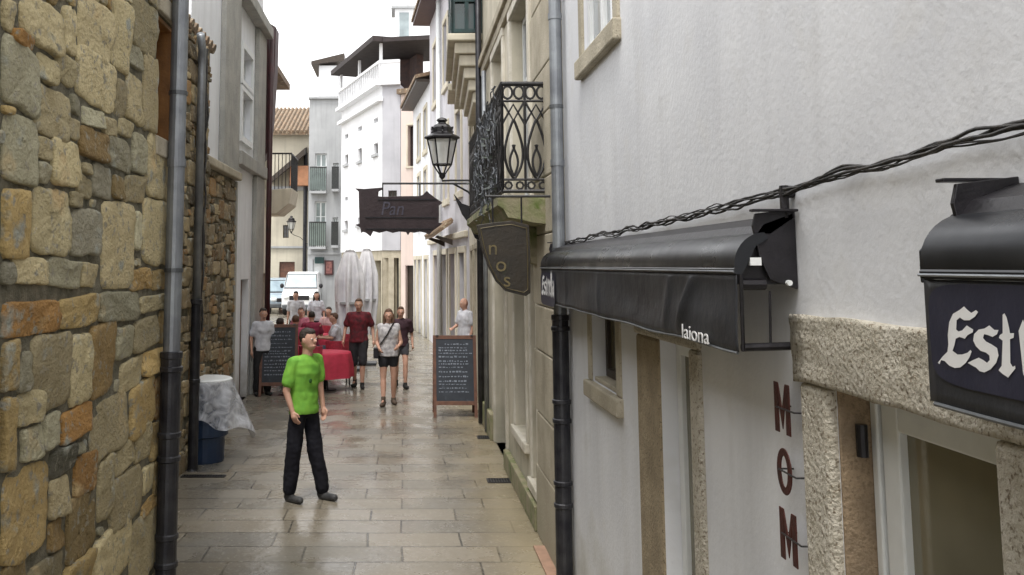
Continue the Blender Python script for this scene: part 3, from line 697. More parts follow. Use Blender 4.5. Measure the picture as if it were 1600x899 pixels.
# ------------------------------------------------------------------ R3: house with green gallery
R3 = empty('gallery_house', (XR, 16, 0), 0, 'tall cream house with dark green glazed gallery on moulded corbels', 'house')
f5 = Fr((XR, YB+.003), (1.48, 20.5))
hs = [(.6,1.5,0,2.6),(2.2,3.2,0,2.7),(4.2,5.3,0,2.7),(2.0,2.9,3.6,5.2),(4.3,5.2,3.6,5.6),(4.4,5.2,6.8,8.6)]
bm = B(); facade(bm, f5, 0, 6.5, 0, 11.4, hs, reveal=.2, back=6); wobj('wall', bm, cream, R3)
for i, h in enumerate(hs):
    if h[2] == 0:
        bm = B(); f5.box(bm, h[0]+.01, h[1]-.01, -.18, -.13, .01, h[3]-.01); f5.box(bm, h[0]+.12, h[1]-.12, -.129, -.12, .9, h[3]-.2); wobj('door', bm, (darkwood, green, brownwood)[i], R3, bevel=.006)
    else: window(R3, f5, h[0]+.01, h[1]-.01, h[2]+.01, h[3]-.01, -.17, whitepaint, glass)
    surround(R3, f5, h[0], h[1], h[2], h[3], .12, .03, granite, sill=h[2] > 0)
def gallery(parent, fr_, s0, s1, zb_, zs, zt_, pr, gm, mouldings=5):
    bm = B()
    for k in range(mouldings):
        f = k/mouldings; q0 = zb_+(zs-zb_)*f; q1 = zb_+(zs-zb_)*(k+1)/mouldings-.004; o = pr*(.25+.75*f)+.02
        fr_.box(bm, s0+.35*(1-f), s1-.35*(1-f), .002, o, q0, q1)
    fr_.box(bm, s0-.03, s1+.03, .002, pr+.06, zs, zs+.12)
    wobj('corbel', bm, cream, parent, bevel=.02)
    bm = B(); z0 = zs+.122
    fr_.box(bm, s0+.05, s1-.05, .002, pr-.04, z0, zt_)
    wobj('gallery_glazing', bm, glass_mat('green_gallery_glass', (.012,.05,.05), .1), parent)
    bm = B(); n = 5
    for k in range(n+1):
        a = s0+.02+(s1-s0-.04)*k/n; fr_.box(bm, a-.03, a+.03, pr-.038, pr, z0, zt_)
    for a in (s0+.01, s1-.01):
        for d_ in (.03, pr/2, pr-.03): fr_.box(bm, a-.02, a+.02, d_-.03, d_+.03, z0, zt_)
        for z in (z0+.04, z0+.55, z0+1.2, zt_-.05): fr_.box(bm, a-.025, a+.025, .003, pr-.04, z-.03, z+.03)
    for z in (z0+.04, z0+.55, z0+1.2, zt_-.05): fr_.box(bm, s0, s1, pr-.036, pr+.005, z-.03, z+.03)
    wobj('gallery_frame', bm, green, parent)
pr = .50
gallery(R3, f5, .12, 3.3, 5.05, 6.0, 8.6, pr, green)
bm = B(); f5.box(bm, .05, 3.4, .002, pr+.15, 8.603, 8.75); wobj('gallery_roof', bm, tile, R3, bevel=.02)
bm = B(); f5.box(bm, 4.0, 5.6, .002, .5, 5.95, 6.1); f5.box(bm, 4.2, 5.4, .002, .35, 5.8, 5.947); wobj('balcony_slab', bm, cream, R3, bevel=.02)
bm = B()
for k in range(17): f5.box(bm, 4.02+k*.098, 4.035+k*.098, .46, .475, 6.103, 7.0)
f5.box(bm, 4.0, 5.6, .45, .485, 7.0, 7.04); wobj('balcony_railing', bm, iron, R3)
bm = B(); f5.box(bm, -.0, 6.6, -6.1, .45, 11.4, 11.55); wobj('roof', bm, tile, R3)

# ------------------------------------------------------------------ R4: long grey-lilac house curving away
R4 = empty('curving_house', (1.3, 22, 0), 0, 'lilac grey plastered house with shop doorways along the bend of the lane', 'house')
f6 = Fr((1.46, 20.52), (.83, 29))
hs = [(.5,1.5,0,2.7),(2.2,3.3,0,2.7),(4.0,5.2,0,2.7),(6.0,7.2,0,2.7),(1.0,1.9,4.2,6.2),(3.6,4.5,4.2,6.2),(6.3,7.2,4.2,6.2),(1.0,1.9,7.4,9.2),(3.6,4.5,7.4,9.2),(6.3,7.2,7.4,9.2)]
bm = B(); facade(bm, f6, 0, 8.5, 0, 10.3, hs, reveal=.2, back=6); wobj('wall', bm, lavender, R4)
for i, h in enumerate(hs):
    if h[2] == 0:
        bm = B(); f6.box(bm, h[0]+.01, h[1]-.01, -.18, -.13, .01, h[3]-.01); f6.box(bm, h[0]+.15, h[1]-.15, -.129, -.12, .9, h[3]-.2); wobj('door', bm, (darkwood, brownwood)[i % 2], R4)
    else: window(R4, f6, h[0]+.01, h[1]-.01, h[2]+.01, h[3]-.01, -.17, whitepaint, glass)
    surround(R4, f6, h[0], h[1], h[2], h[3], .16, .04, cream, sill=h[2] > 0)
bm = B(); f6.box(bm, 0, 8.5, .002, .10, 3.05, 3.2); wobj('string_course', bm, cream, R4, bevel=.02)
bm = B(); f6.box(bm, 0, 8.6, -6, .55, 10.3, 10.42); wobj('eave', bm, maroon, R4)
bm = B(); prism(bm, [f6.p(-.05,.6,10.423), f6.p(-.05,-6,12), f6.p(-.05,-6,12.1), f6.p(-.05,.6,10.52)], f6.u*8.7); wobj('roof', bm, tile, R4)
for a in (5.0, 5.3):
    bm = B(); tube(bm, [f6.p(a,.09,.05), f6.p(a,.09,10.25)], .05, 8); wobj('downpipe', bm, whitepaint, R4, smooth=True)
cn = empty('door_canopy', tuple(f6.p(3.0,.3,3.0)), 0, 'small tan tiled canopy over a shop door past the hanging lantern', 'canopy')
bm = B(); prism(bm, [f6.p(1.9,.105,3.55), f6.p(1.9,.62,3.15), f6.p(1.9,.62,3.09), f6.p(1.9,.105,3.46)], f6.u*1.9)
for k in range(10): tube(bm, [f6.p(2.0+k*.19,.11,3.56), f6.p(2.0+k*.19,.63,3.16)], .05, 8)
wobj('canopy_roof', bm, tile, cn)
bm = B()
for a in (2.0, 3.65): prism(bm, [f6.p(a,.105,2.9), f6.p(a,.55,3.1), f6.p(a,.5,3.15), f6.p(a,.105,3.05)], f6.u*.06)
wobj('bracket', bm, darkwood, cn)

# ------------------------------------------------------------------ R5 + R6 + the white house at the bend
R5 = empty('corner_house', (.6, 32, 0), 0, 'pale plaster house with dark tiled eave just before the white house at the bend', 'house')
f7 = Fr((.83, 29.02), (.34, 34.5))
hs = [(.6,1.5,0,2.6),(2.6,3.6,0,2.6),(4.1,4.9,0,2.6),(.8,1.6,3.8,5.6),(2.9,3.7,3.8,5.6),(.8,1.6,6.3,7.7),(2.9,3.7,6.3,7.7)]
bm = B(); facade(bm, f7, 0, 5.5, 0, 8.4, hs, reveal=.2, back=5); wobj('wall', bm, plaster2, R5)
for i, h in enumerate(hs):
    if h[2] == 0:
        bm = B(); f7.box(bm, h[0]+.01, h[1]-.01, -.18, -.13, .01, h[3]-.01); wobj('door', bm, darkwood, R5)
    else: window(R5, f7, h[0]+.01, h[1]-.01, h[2]+.01, h[3]-.01, -.17, darkwood, glass)
    surround(R5, f7, h[0], h[1], h[2], h[3], .15, .04, cream, sill=h[2] > 0)
bm = B(); f7.box(bm, -.05, 5.6, -5, .45, 8.4, 8.5); wobj('eave', bm, darkwood, R5)
bm = B(); prism(bm, [f7.p(-.1,.5,8.503), f7.p(-.1,-5,9.9), f7.p(-.1,-5,10), f7.p(-.1,.5,8.62)], f7.u*5.8); wobj('roof', bm, tile, R5)

R6 = empty('pink_house', (0, 36, 0), 0, 'narrow pinkish house with tall arched window beside the white house', 'house')
f8 = Fr((.75, 35.4), (-.14, 35.85))
bm = B(); facade(bm, f8, 0, 1.0, 0, 9.3, [(.42,.68,6.35,8.0),(.3,.8,0,2.4),(.35,.75,3.8,4.9)], reveal=.25, back=4); wobj('wall', bm, pink, R6)
bm = B(); f8.box(bm, .43, .67, -.22, -.2, 6.36, 7.99); wobj('window', bm, M('dark_opening', (.03,.015,.015)), R6)
bm = B(); f8.box(bm, .31, .79, -.22, -.18, .01, 2.39); wobj('door', bm, darkwood, R6)
window(R6, f8, .36, .74, 3.81, 4.89, -.2, darkwood, glass)
surround(R6, f8, .42, .68, 6.35, 8.0, .07, .03, cream)
bm = B(); f8.box(bm, -.1, 1.1, -4, .2, 9.3, 9.5); wobj('roof', bm, tile, R6)

WH = empty('white_house', (-1, 38, 0), 0, 'bright white house at the bend with covered roof terrace', 'house')
c0 = on_y(597, 300, 36.0); c1_ = on_y(533, 300, 42.3); 
pA = (c0.x, 36.0); pB = (c1_.x, 42.3); pC = (-.16, 35.85)
f9 = Fr(pA, pB); 
LL = f9.len
def sW(px):      # distance along white facade for a picture column
    r = ray(px, 300); 
    # intersect ray with the facade line
    dx, dy = f9.u.x, f9.u.y
    t = (f9.o.x*dy - f9.o.y*dx)/(r.x*dy - r.y*dx)
    P = Vector((r.x*t, r.y*t, 0)); return (P-f9.o).dot(f9.u), r.y*t
hs = []
for (pxa, pyt, pyb) in ((587,224,241),(562,232,252),(541,242,257),(541,345,359),(562,340,352)):
    s, yy_ = sW(pxa); zt_ = on_y(pxa, pyt, yy_).z; zb_ = on_y(pxa, pyb, yy_).z; hs.append((s-.3, s+.3, zb_, zt_))
up = []
for (pxa, pyt, pyb) in ((587,185,192),(562,198,205),(541,210,217),(541,308,314)):
    s, yy_ = sW(pxa); zt_ = on_y(pxa, pyt, yy_).z; zb_ = on_y(pxa, pyb, yy_).z; up.append((s-.3, s+.3, zb_, zt_))
bm = B(); facade(bm, f9, 0, LL, 3.0, 9.7, hs+up, reveal=.2, back=.6); wobj('wall', bm, far_white, WH)
for h in hs:
    window(WH, f9, h[0], h[1], h[2], h[3], -.17, darkwood, glass, fw=.05, bars_v=1, bars_h=0)
    bm = B(); f9.box(bm, h[0]-.08, h[1]+.08, .002, .10, h[2]-.12, h[2]-.003); wobj('window_sill', bm, far_grey, WH)
for h in up: bm = B(); f9.box(bm, h[0]+.01, h[1]-.01, -.17, -.12, h[2], h[3]); wobj('vent', bm, far_grey, WH)
f10 = Fr(pC, pA)
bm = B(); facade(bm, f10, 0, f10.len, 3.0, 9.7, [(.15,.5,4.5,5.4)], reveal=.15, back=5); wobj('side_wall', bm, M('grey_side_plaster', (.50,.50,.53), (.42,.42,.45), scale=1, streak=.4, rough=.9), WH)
window(WH, f10, .16, .49, 4.51, 5.39, -.13, darkwood, glass)
bm = B(); facade(bm, f10, 0, f10.len, 0, 2.997, [(.08,.28,0,2.7),(.5,.75,0,2.7)], reveal=.4, back=5, d=-.05); facade(bm, f9, .02, LL, 0, 2.997, [(.3,1.2,0,2.6),(1.6,2.6,0,2.6)], reveal=.3, back=.6, d=-.05); wobj('ground_floor', bm, granite, WH)
bm = B(); f9.box(bm, .32, 1.18, -.33, -.3, 0, 2.58); f9.box(bm, 1.62, 2.58, -.33, -.3, 0, 2.58); f10.box(bm, .09, .27, -.43, -.4, 0, 2.69); f10.box(bm, .51, .74, -.43, -.4, 0, 2.69); wobj('shop_glazing', bm, glass, WH)
bm = B()
f9.box(bm, -.1, LL+.05, .002, .22, 9.05, 9.2); f9.box(bm, -.1, LL+.05, .002, .3, 9.7, 9.85)
f10.box(bm, 0, f10.len+.05, .002, .2, 9.7, 9.85)
wobj('cornice', bm, far_white, WH)
bm = B(); n = 22
for k in range(n+1):
    a = LL*k/n; f9.box(bm, a-.03, a+.03, .1, .16, 9.853, 10.6)
f9.box(bm, -.05, LL+.03, .07, .19, 10.6, 10.72); f10.box(bm, 0, f10.len, .07, .19, 10.6, 10.72); f10.box(bm, 0, f10.len, .1, .16, 9.853, 10.598)
wobj('terrace_balustrade', bm, far_white, WH)
bm = B(); ztop = on_y(597, 68, 36).z; ztf = on_y(533, 118, 42.3).z
q = [f9.p(-.3,.5,ztop), f9.p(LL+.2,.5,ztf), f9.p(LL+.2,-2,ztf), f9.p(-.3,-3,ztop)]
hexa(bm, q+[p_+Vector((0,0,.22)) for p_ in q])
f10.box(bm, -2.3, f10.len-.1, -3.5, .35, ztop-.02, ztop+.16)
wobj('terrace_canopy', bm, M('dark_canopy', (.022,.017,.017), (.04,.03,.03), scale=4, rough=.8), WH)
for s, z in ((.05, ztop), (LL-.1, ztf), (LL/2, (ztop+ztf)/2)): bm = B(); f9.box(bm, s-.07, s+.07, -.0, .1, 9.853, z); wobj('canopy_post', bm, far_white, WH)
bm = B(); f9.box(bm, 1.2, LL-.3, -2.2, -1.9, 9.85, ztf-.05); f10.box(bm, .15, f10.len, -3.2, -2.8, 9.85, ztop-.05); wobj('terrace_wall', bm, M('dark_brown_wall', (.10,.06,.05), (.06,.045,.045), rough=.9), WH)  # dark brown back wall of the roof terrace
for k in range(6):
    pl = B(); rnd = random.Random(k); base = f9.p(1.6+k*.75, -.15, 9.85)
    pass
# white rooftop volumes behind
WB = empty('white_block', (.3, 46, 0), 0, 'tall white block rising behind the pink house roof', 'building')
bm = B(); xa, xb = on_y(622, 100, 45).x, on_y(674, 100, 45).x; box(bm, xa, xb+2, 45, 50, 0, on_y(640, 84, 45).z); wobj('wall', bm, far_white, WB)
bm = B(); xa, xb = on_y(617, 30, 48).x, on_y(646, 30, 48).x; box(bm, xa, xb, 48, 49.6, on_y(640, 86, 48).z-.2, on_y(640, 14, 48).z); wobj('stair_tower', bm, far_grey if 0 else far_white, WB)
bm = B(); box(bm, xa+.25, xb-.25, 47.95, 47.997, on_y(640, 58, 48).z, on_y(640, 20, 48).z); wobj('window', bm, glass_mat('milky_glass', (.35,.42,.44), .2), WB)
bm = B(); box(bm, xa-.2, xb+.2, 47.8, 49.8, on_y(640, 14, 48).z+.003, on_y(640, 14, 48).z+.15); wobj('roof', bm, far_grey, WB)

# grey house with green balconies
G = empty('grey_house', (-4.3, 46, 0), 0, 'grey house with stacked green glass balconies left of the bright white house', 'house')
ga, gb = on_y(482, 300, 46).x, on_y(533, 300, 46).x
f11 = Fr((gb, 46), (ga, 46.0001))
Gw = lambda px: gb-on_y(px, 300, 46).x
Gz = lambda py: on_y(500, py, 46).z
hs = [(Gw(510), Gw(492), Gz(300), Gz(240)), (Gw(510), Gw(492), Gz(386), Gz(315)), (Gw(529), Gw(520), Gz(290), Gz(255)), (Gw(529), Gw(520), Gz(380), Gz(340)), (Gw(505), Gw(490), 0, 2.7)]
bm = B(); facade(bm, f11, 0, gb-ga, 0, Gz(155), hs, reveal=.25, back=5); wobj('wall', bm, far_grey, G)
for h in hs[:4]: window(G, f11, h[0], h[1], h[2], h[3], -.2, whitepaint, glass_mat('pale_green_glass', (.35,.42,.42), .1), fw=.07)
bm = B(); h = hs[4]; f11.box(bm, h[0]+.01, h[1]-.01, -.2, -.15, 0, h[3]); wobj('door', bm, whitepaint, G)
for (pa, pb, yt, yb2) in ((511,486,264,300),(511,486,349,386),(530,520,264,297),(530,520,349,384)):
    bm = B(); f11.box(bm, Gw(pa), Gw(pb), .0, .6, Gz(yb2)-.12, Gz(yb2)); s_ = wobj('balcony_slab', bm, far_grey, G)
    bm = B(); f11.box(bm, Gw(pa), Gw(pb), .56, .58, Gz(yb2)+.05, Gz(yt)); f11.box(bm, Gw(pb)-.02, Gw(pb), .02, .56, Gz(yb2)+.05, Gz(yt)); wobj('balcony_glass', bm, glass_green, G)
    bm = B(); f11.box(bm, Gw(pa)-.02, Gw(pb)+.02, .54, .6, Gz(yt), Gz(yt)+.05)
    for k in range(9):
        a = Gw(pa)+(Gw(pb)-Gw(pa))*k/8; f11.box(bm, a-.015, a+.015, .585, .6, Gz(yb2), Gz(yt))
    wobj('balcony_railing', bm, iron, G)
bm = B(); f11.box(bm, -.05, gb-ga+.05, -5, .15, Gz(155), Gz(155)+.12); f11.box(bm, .0, gb-ga, .002, .1, Gz(398), Gz(398)+.12); wobj('cornice', bm, far_grey, G)
# white attic behind, left of the white house
bm = B(); x0_, x1_ = on_y(505, 120, 50).x, on_y(532, 120, 50).x; box(bm, x0_, x1_, 47.5, 50, Gz(155)+.13, on_y(515, 118, 50).z); wobj('attic', bm, far_white, G)
bm = B(); hexa(bm, [(x0_-.4,47.2,on_y(515,118,50).z+.003),(x1_+.4,47.2,on_y(515,112,50).z),(x1_+.4,50.5,on_y(515,112,50).z),(x0_-.4,50.5,on_y(515,118,50).z+.003),(x0_-.4,47.2,on_y(515,116,50).z+.1),(x1_+.4,47.2,on_y(515,104,50).z+.1),(x1_+.4,50.5,on_y(515,104,50).z+.1),(x0_-.4,50.5,on_y(515,116,50).z+.1)]); wobj('roof', bm, darkwood, G)

# beige house with tiled roof closing the view
BH = empty('beige_house', (-6, 50, 0), 0, 'beige house with mottled tiled roof closing the end of the street', 'house')
Bx = lambda px: on_y(px, 300, 50).x
Bz = lambda py: on_y(450, py, 50).z
f12 = Fr((Bx(484), 50), (Bx(405), 50.0001))
bw = lambda px: Bx(484)-Bx(px)
hs = [(bw(452), bw(443), Bz(372), Bz(352)), (bw(462), bw(438), 0, 2.6)]
bm = B(); facade(bm, f12, 0, bw(405)+8, 0, Bz(210), hs, reveal=.25, back=7); wobj('wall', bm, far_beige, BH)
window(BH, f12, hs[0][0], hs[0][1], hs[0][2], hs[0][3], -.2, darkwood, glass)
bm = B(); f12.box(bm, hs[1][0], hs[1][1], -.2, -.15, 0, 2.6); wobj('door', bm, brownwood, BH)
bm = B(); zr = Bz(206)
prism(bm, [f12.p(-.1,.5,zr-.1), f12.p(-.1,-5,zr+2.2), f12.p(-.1,-5,zr+2.1), f12.p(-.1,.5,zr-.25)], f12.u*(bw(405)+8))
for k in range(46): tube(bm, [f12.p(-.05+k*.24,.55,zr-.08), f12.p(-.05+k*.24,-4.9,zr+2.2)], .09, 6)
wobj('roof', bm, tile, BH)
bm = B(); hexa(bm, [f12.p(bw(479),1.2,Bz(246)),f12.p(bw(424),1.2,Bz(292)),f12.p(bw(424),.002,Bz(286)),f12.p(bw(479),.002,Bz(240)),f12.p(bw(479),1.2,Bz(236)),f12.p(bw(424),1.2,Bz(284)),f12.p(bw(424),.002,Bz(278)),f12.p(bw(479),.002,Bz(230))]); wobj('lean_to_roof', bm, darkwood, BH)
bm = B(); f12.box(bm, 0, bw(455), .002, .9, Bz(292), Bz(262)); wobj('brick_panel', bm, M('orange_brick', (.45,.22,.12), (.32,.16,.09), scale=3, rough=.9), BH)
bm = B(); f12.box(bm, 0, bw(405), .002, .12, Bz(388), Bz(385)); f12.box(bm, 0, bw(405), .002, .2, Bz(298), Bz(292)); wobj('string_course', bm, far_grey, BH)
bm = B(); tube(bm, [f12.p(bw(478),.3,0), f12.p(bw(478),.3,Bz(240))], .11, 8); wobj('downpipe', bm, cast, BH)
# low white gable with framed notice at street level between grey and beige houses
# distant backdrop houses to fill gaps beyond
# ------------------------------------------------------------------ awnings
XA = 1.055
ET = {'E': [(138,440),(165,405),(190,380),(195,340),(192,290),(200,220),(220,175),(255,155),(280,135),(300,155),(320,170),(345,155),(357,165),(340,190),(310,210),(280,210),(258,195),(240,210),(238,260),(250,270),(270,265),(295,238),(330,260),(328,275),(300,290),(285,310),(255,300),(235,310),(228,345),(218,375),(245,395),(270,395),(300,385),(315,370),(322,378),(310,410),(290,440),(260,465),(230,468),(200,455),(175,430),(155,425),(148,447)],
 's': [(300,440),(330,425),(360,412),(385,425),(405,440),(420,425),(418,400),(400,385),(370,375),(345,350),(330,320),(335,285),(360,260),(390,255),(418,238),(445,262),(468,262),(460,285),(435,300),(410,290),(390,285),(383,305),(400,325),(430,340),(460,360),(468,400),(455,440),(425,475),(390,492),(365,485),(345,465),(325,455)],
 't': [(490,180),(500,172),(512,195),(525,250),(530,280),(552,280),(550,305),(530,312),(532,440),(545,462),(558,455),(560,470),(520,520),(490,500),(468,480),(485,455),(490,320),(470,305),(475,290),(490,280)]}
GL = {k: [(lambda q: (q.y, q.z))(on_x(1430+x/3.459, 440+y/3.459, XA-.004)) for x, y in v] for k, v in ET.items()}
y0E = max(p_[0] for p_ in GL['E']); zE = min(p_[1] for p_ in GL['E'])
GL = {k: [(y0E-a, b-zE) for a, b in v] for k, v in GL.items()}      # metres to the right of the E's left tip
xh = .095; xt = max(p_[0] for p_ in GL['t'])
def dia(x0, w, h, extra=None):   # blackletter stem with diamond feet
    return [(x0, .012),(x0+w/2,-.006),(x0+w, .012),(x0+w,h-.01),(x0+w/2,h+.008),(x0-.004,h-.012)]
x = xt+.016
GLY = [GL['E'], GL['s'], GL['t']]
def r_gl(x): return [dia(x, .018, xh), [(x+.018, xh-.03),(x+.03,xh+.004),(x+.048,xh-.012),(x+.04,xh-.032),(x+.028,xh-.022),(x+.018,xh-.045)]], x+.054
def e_gl(x): return [[(x,.02),(x+.018,0),(x+.04,.014),(x+.046,.024),(x+.03,.02),(x+.018,.03),(x+.018,.05),(x+.042,.062),(x+.046,.08),(x+.026,xh+.003),(x,.078)]], x+.052
def l_gl(x): return [dia(x, .018, .135)], x+.026
def a_gl(x): return [dia(x+.03, .018, .08), [(x,.02),(x+.014,0),(x+.03,.014),(x+.03,.028),(x+.018,.026),(x+.018,.045),(x+.03,.05),(x+.03,.062),(x+.012,.06),(x,.046)], [(x+.004,.07),(x+.02,xh),(x+.044,.078),(x+.03,.07),(x+.02,.078)]], x+.056
for fn in (r_gl, e_gl, l_gl, l_gl, a_gl):
    gs, x = fn(x); GLY += gs
word_len = x
def blackword(yL, zB, X, parent, sc_=1.0):
    bm = B()
    for g in GLY: 
        pts = [(X, yL-a*sc_, zB+b*sc_) for a, b in g]
        from mathutils.geometry import tessellate_polygon
        vs_ = [bm.verts.new(p_) for p_ in pts]
        for tri in tessellate_polygon([[Vector((p_[1], p_[2], 0)) for p_ in pts]]): 
            try: bm.faces.new([vs_[i] for i in tri])
            except ValueError: pass
    for f in bm.faces:
        f.normal_update()
        if f.normal.x > 0: f.normal_flip()
    return wobj('lettering', bm, white_print, parent)
def awning(ya, yb, label, folds, seed, amp0=.010):
    t = empty('awning', (XR, (ya+yb)/2, 2.4), 0, label, 'awning', 'dark folded awnings on the white house')
    zf, zt_, zb_ = 2.40, 2.545, 2.132
    # front cassette profile (x,z) swept along Y
    prof = [(XA+.012,zf-.03),(XA-.010,zf-.026),(XA-.012,zf-.012),(XA-.009,zf-.008)]+[(XA-.010+.10*(1-math.cos(t)), zf+.0+.105*math.sin(t)) for t in [i*PI/2/9 for i in range(0,10)]]+[(XA+.10,zf+.085),(XA+.06,zf+.06),(XA+.03,zf)]
    bm = B(); prism(bm, [(a, ya+.004, b) for a, b in prof], (0, yb-ya-.008, 0)); o_c = wobj('cassette', bm, cassette, t, smooth=True); o_c.modifiers.new('e', 'EDGE_SPLIT').split_angle = .5
    bm = B(); tube(bm, [(XA-.013, ya+.004, zf-.019), (XA-.013, yb-.004, zf-.019)], .0035, 6); wobj('trim_line', bm, zinc, t)
    bm = B(); prism(bm, [(XA+.07,ya+.01,zf+.102),(XA+.09,ya+.01,zf+.13),(XR-.01,ya+.01,zf+.165),(XR-.01,ya+.01,zf+.15),(XA+.11,ya+.01,zf+.10)], (0, yb-ya-.02, 0)); wobj('hood', bm, blackmetal, t)
    # hanging fabric
    n = int((yb-ya)/.025); m = 12; bm = B(); g = []
    for i in range(n+1):
        y = ya+.006+(yb-ya-.012)*i/n; row = []
        for j in range(m+1):
            f = j/m; z = (zf-.028)*(1-f)+zb_*f
            x_ = XA-.004 + amp0*math.sin(f*PI)*noise.noise(Vector((y*1.1, f*1.5, seed))) + amp0*.6*f*noise.noise(Vector((y*4, f*2, seed+5)))
            for (yc, amp, sl) in folds:
                x_ -= amp*math.exp(-((y-yc-(f-.5)*sl)/.035)**2)*(math.sin(f*PI)**.5 if 0 < f < 1 else 0)
            z += .008*f*noise.noise(Vector((y*2.2, 3, seed)))
            row.append(bm.verts.new((x_, y, z)))
        g.append(row)
    for i in range(n):
        for j in range(m): bm.faces.new([g[i][j], g[i+1][j], g[i+1][j+1], g[i][j+1]])
    o = wobj('valance', bm, fabric, t, smooth=True); md = o.modifiers.new('s', 'SOLIDIFY'); md.thickness = .002; md.offset = 0
    bm = B(); tube(bm, [(XA-.004, ya+.02+(yb-ya-.04)*i/60, zb_-.004+.008*noise.noise(Vector(((ya+.02+(yb-ya-.04)*i/60)*2.2, 3, seed)))) for i in range(61)], .005, 6); wobj('hem', bm, dark_zinc, t)
    # mounting plates, inner frame and arms at both ends
    for s, yq in ((1, ya), (-1, yb)):
        bm = B(); y_0 = yq+s*.01; y_1 = y_0+s*.012
        pl = [(XR-.003,zt_+.035),(XR-.13,zt_+.02),(XR-.14,zt_-.02),(XR-.12,zt_-.12),(XR-.09,zt_-.19),(XR-.003,zt_-.22)]
        prism(bm, [(a, y_0, b) for a, b in pl], (0, s*.012, 0))
        box(bm, XR-.15, XR-.004, min(y_0, y_0-s*.03), max(y_0, y_0-s*.03)-.001, zt_+.025, zt_+.033)
        wobj('side_plate', bm, blackmetal, t, bevel=.002)
        bm = B(); tube(bm, [(XA+.01,yq+s*.004,zf-.03),(XA+.008,yq+s*.004,zb_)], .006, 6); tube(bm, [(XA+.01,yq+s*.02,zb_+.01),(XR-.03,yq+s*.02,zb_+.015)], .013, 8)
        tube(bm, [(XA+.02,yq+s*.03,zf-.06),(XR-.1,yq+s*.03,zf-.06)], .018, 8); tube(bm, [(XR-.085,yq+s*.03,zf-.08),(XR-.09,yq+s*.03,zb_+.02)], .004, 6)
        wobj('arm', bm, blackmetal, t)
        bm = B(); box(bm, XR-.155, XR-.12, min(yq+s*.0,yq+s*.015), max(yq+s*.0,yq+s*.015), zf+.0, zf+.025); wobj('bracket_block', bm, whitepaint, t); bm = B(); tube(bm, [(XR-.035, yq+s*.012, zf-.055), (XR-.035, yq-s*.006, zf-.055)], .009, 8); wobj('bolt', bm, whitepaint, t)
    bm = B(); prism(bm, [(XA+.0,ya+.035,zf-.06),(XA+.0,ya+.035,zf+.03),(XA+.05,ya+.035,zf+.085),(XA+.1,ya+.035,zf+.10),(XR-.015,ya+.035,zf+.145),(XR-.015,ya+.035,zf-.06)], (0,.008,0)); wobj('end_cap', bm, blackmetal, t)
    # far end cap closing the cassette
    bm = B(); prism(bm, [(XA-.006,yb-.003,zf-.035),(XA-.006,yb-.003,zf+.03),(XA+.05,yb-.003,zf+.09),(XA+.1,yb-.003,zf+.135),(XR-.015,yb-.003,zf+.17),(XR-.015,yb-.003,zf-.035)], (0,.008,0)); wobj('end_cap', bm, cassette, t, bevel=.003)
    return t
ya1, yb1 = on_x(1157, 520, XA).y, on_x(847, 440, XA).y
A1 = awning(ya1, yb1, 'long dark awning closed against the white wall between drainpipe and entrance', [(3.38,.022,.20),(3.62,.010,.1),(4.9,.008,.0),(5.9,.008,.05)], 2)
yb2 = on_x(1448, 500, XA).y
A2 = awning(-1.2, yb2, 'dark awning at the right edge of the photo with large white gothic lettering', [], 7, .0016)
def patch(parent, y0, y1, z0, z1, X):
    bm = B(); prism(bm, [(X+.0008, (y0+y1)/2+(y1-y0)/2*math.copysign(abs(math.cos(t))**.35, math.cos(t)), (z0+z1)/2+(z1-z0)/2*math.copysign(abs(math.sin(t))**.35, math.sin(t))) for t in [i*PI/16 for i in range(32)]], (-.0006,0,0)); wobj('printed_patch', bm, navy, parent)
XL = XA-.0085
XL1 = XA-.013
pE = on_x(1430+138/3.459, 440+440/3.459, XL)
zlow = on_x(1430+250/3.459, 440+468/3.459, XL).z
patch(A2, y0E-word_len-.03, min(y0E+.035, yb2-.022), zE-.035, zE+.16, XL)
blackword(y0E, zE, XL-.0012, A2)
q = on_x(852, 462, XL); blackword(yb1-.04, q.z-.0, XL1-.0012, A1, 1.3); patch(A1, yb1-.07-word_len*1.3, yb1-.012, q.z-.07, q.z+.17, XL1)
q = on_x(1070, 523, XL); 
textmesh('laiona', .075, white_print, mat4((0,-1,0),(0,0,1),(-1,0,0), (XL1-.002, q.y+.02, q.z-.012)), .001, 1.75, 'lettering', A1)

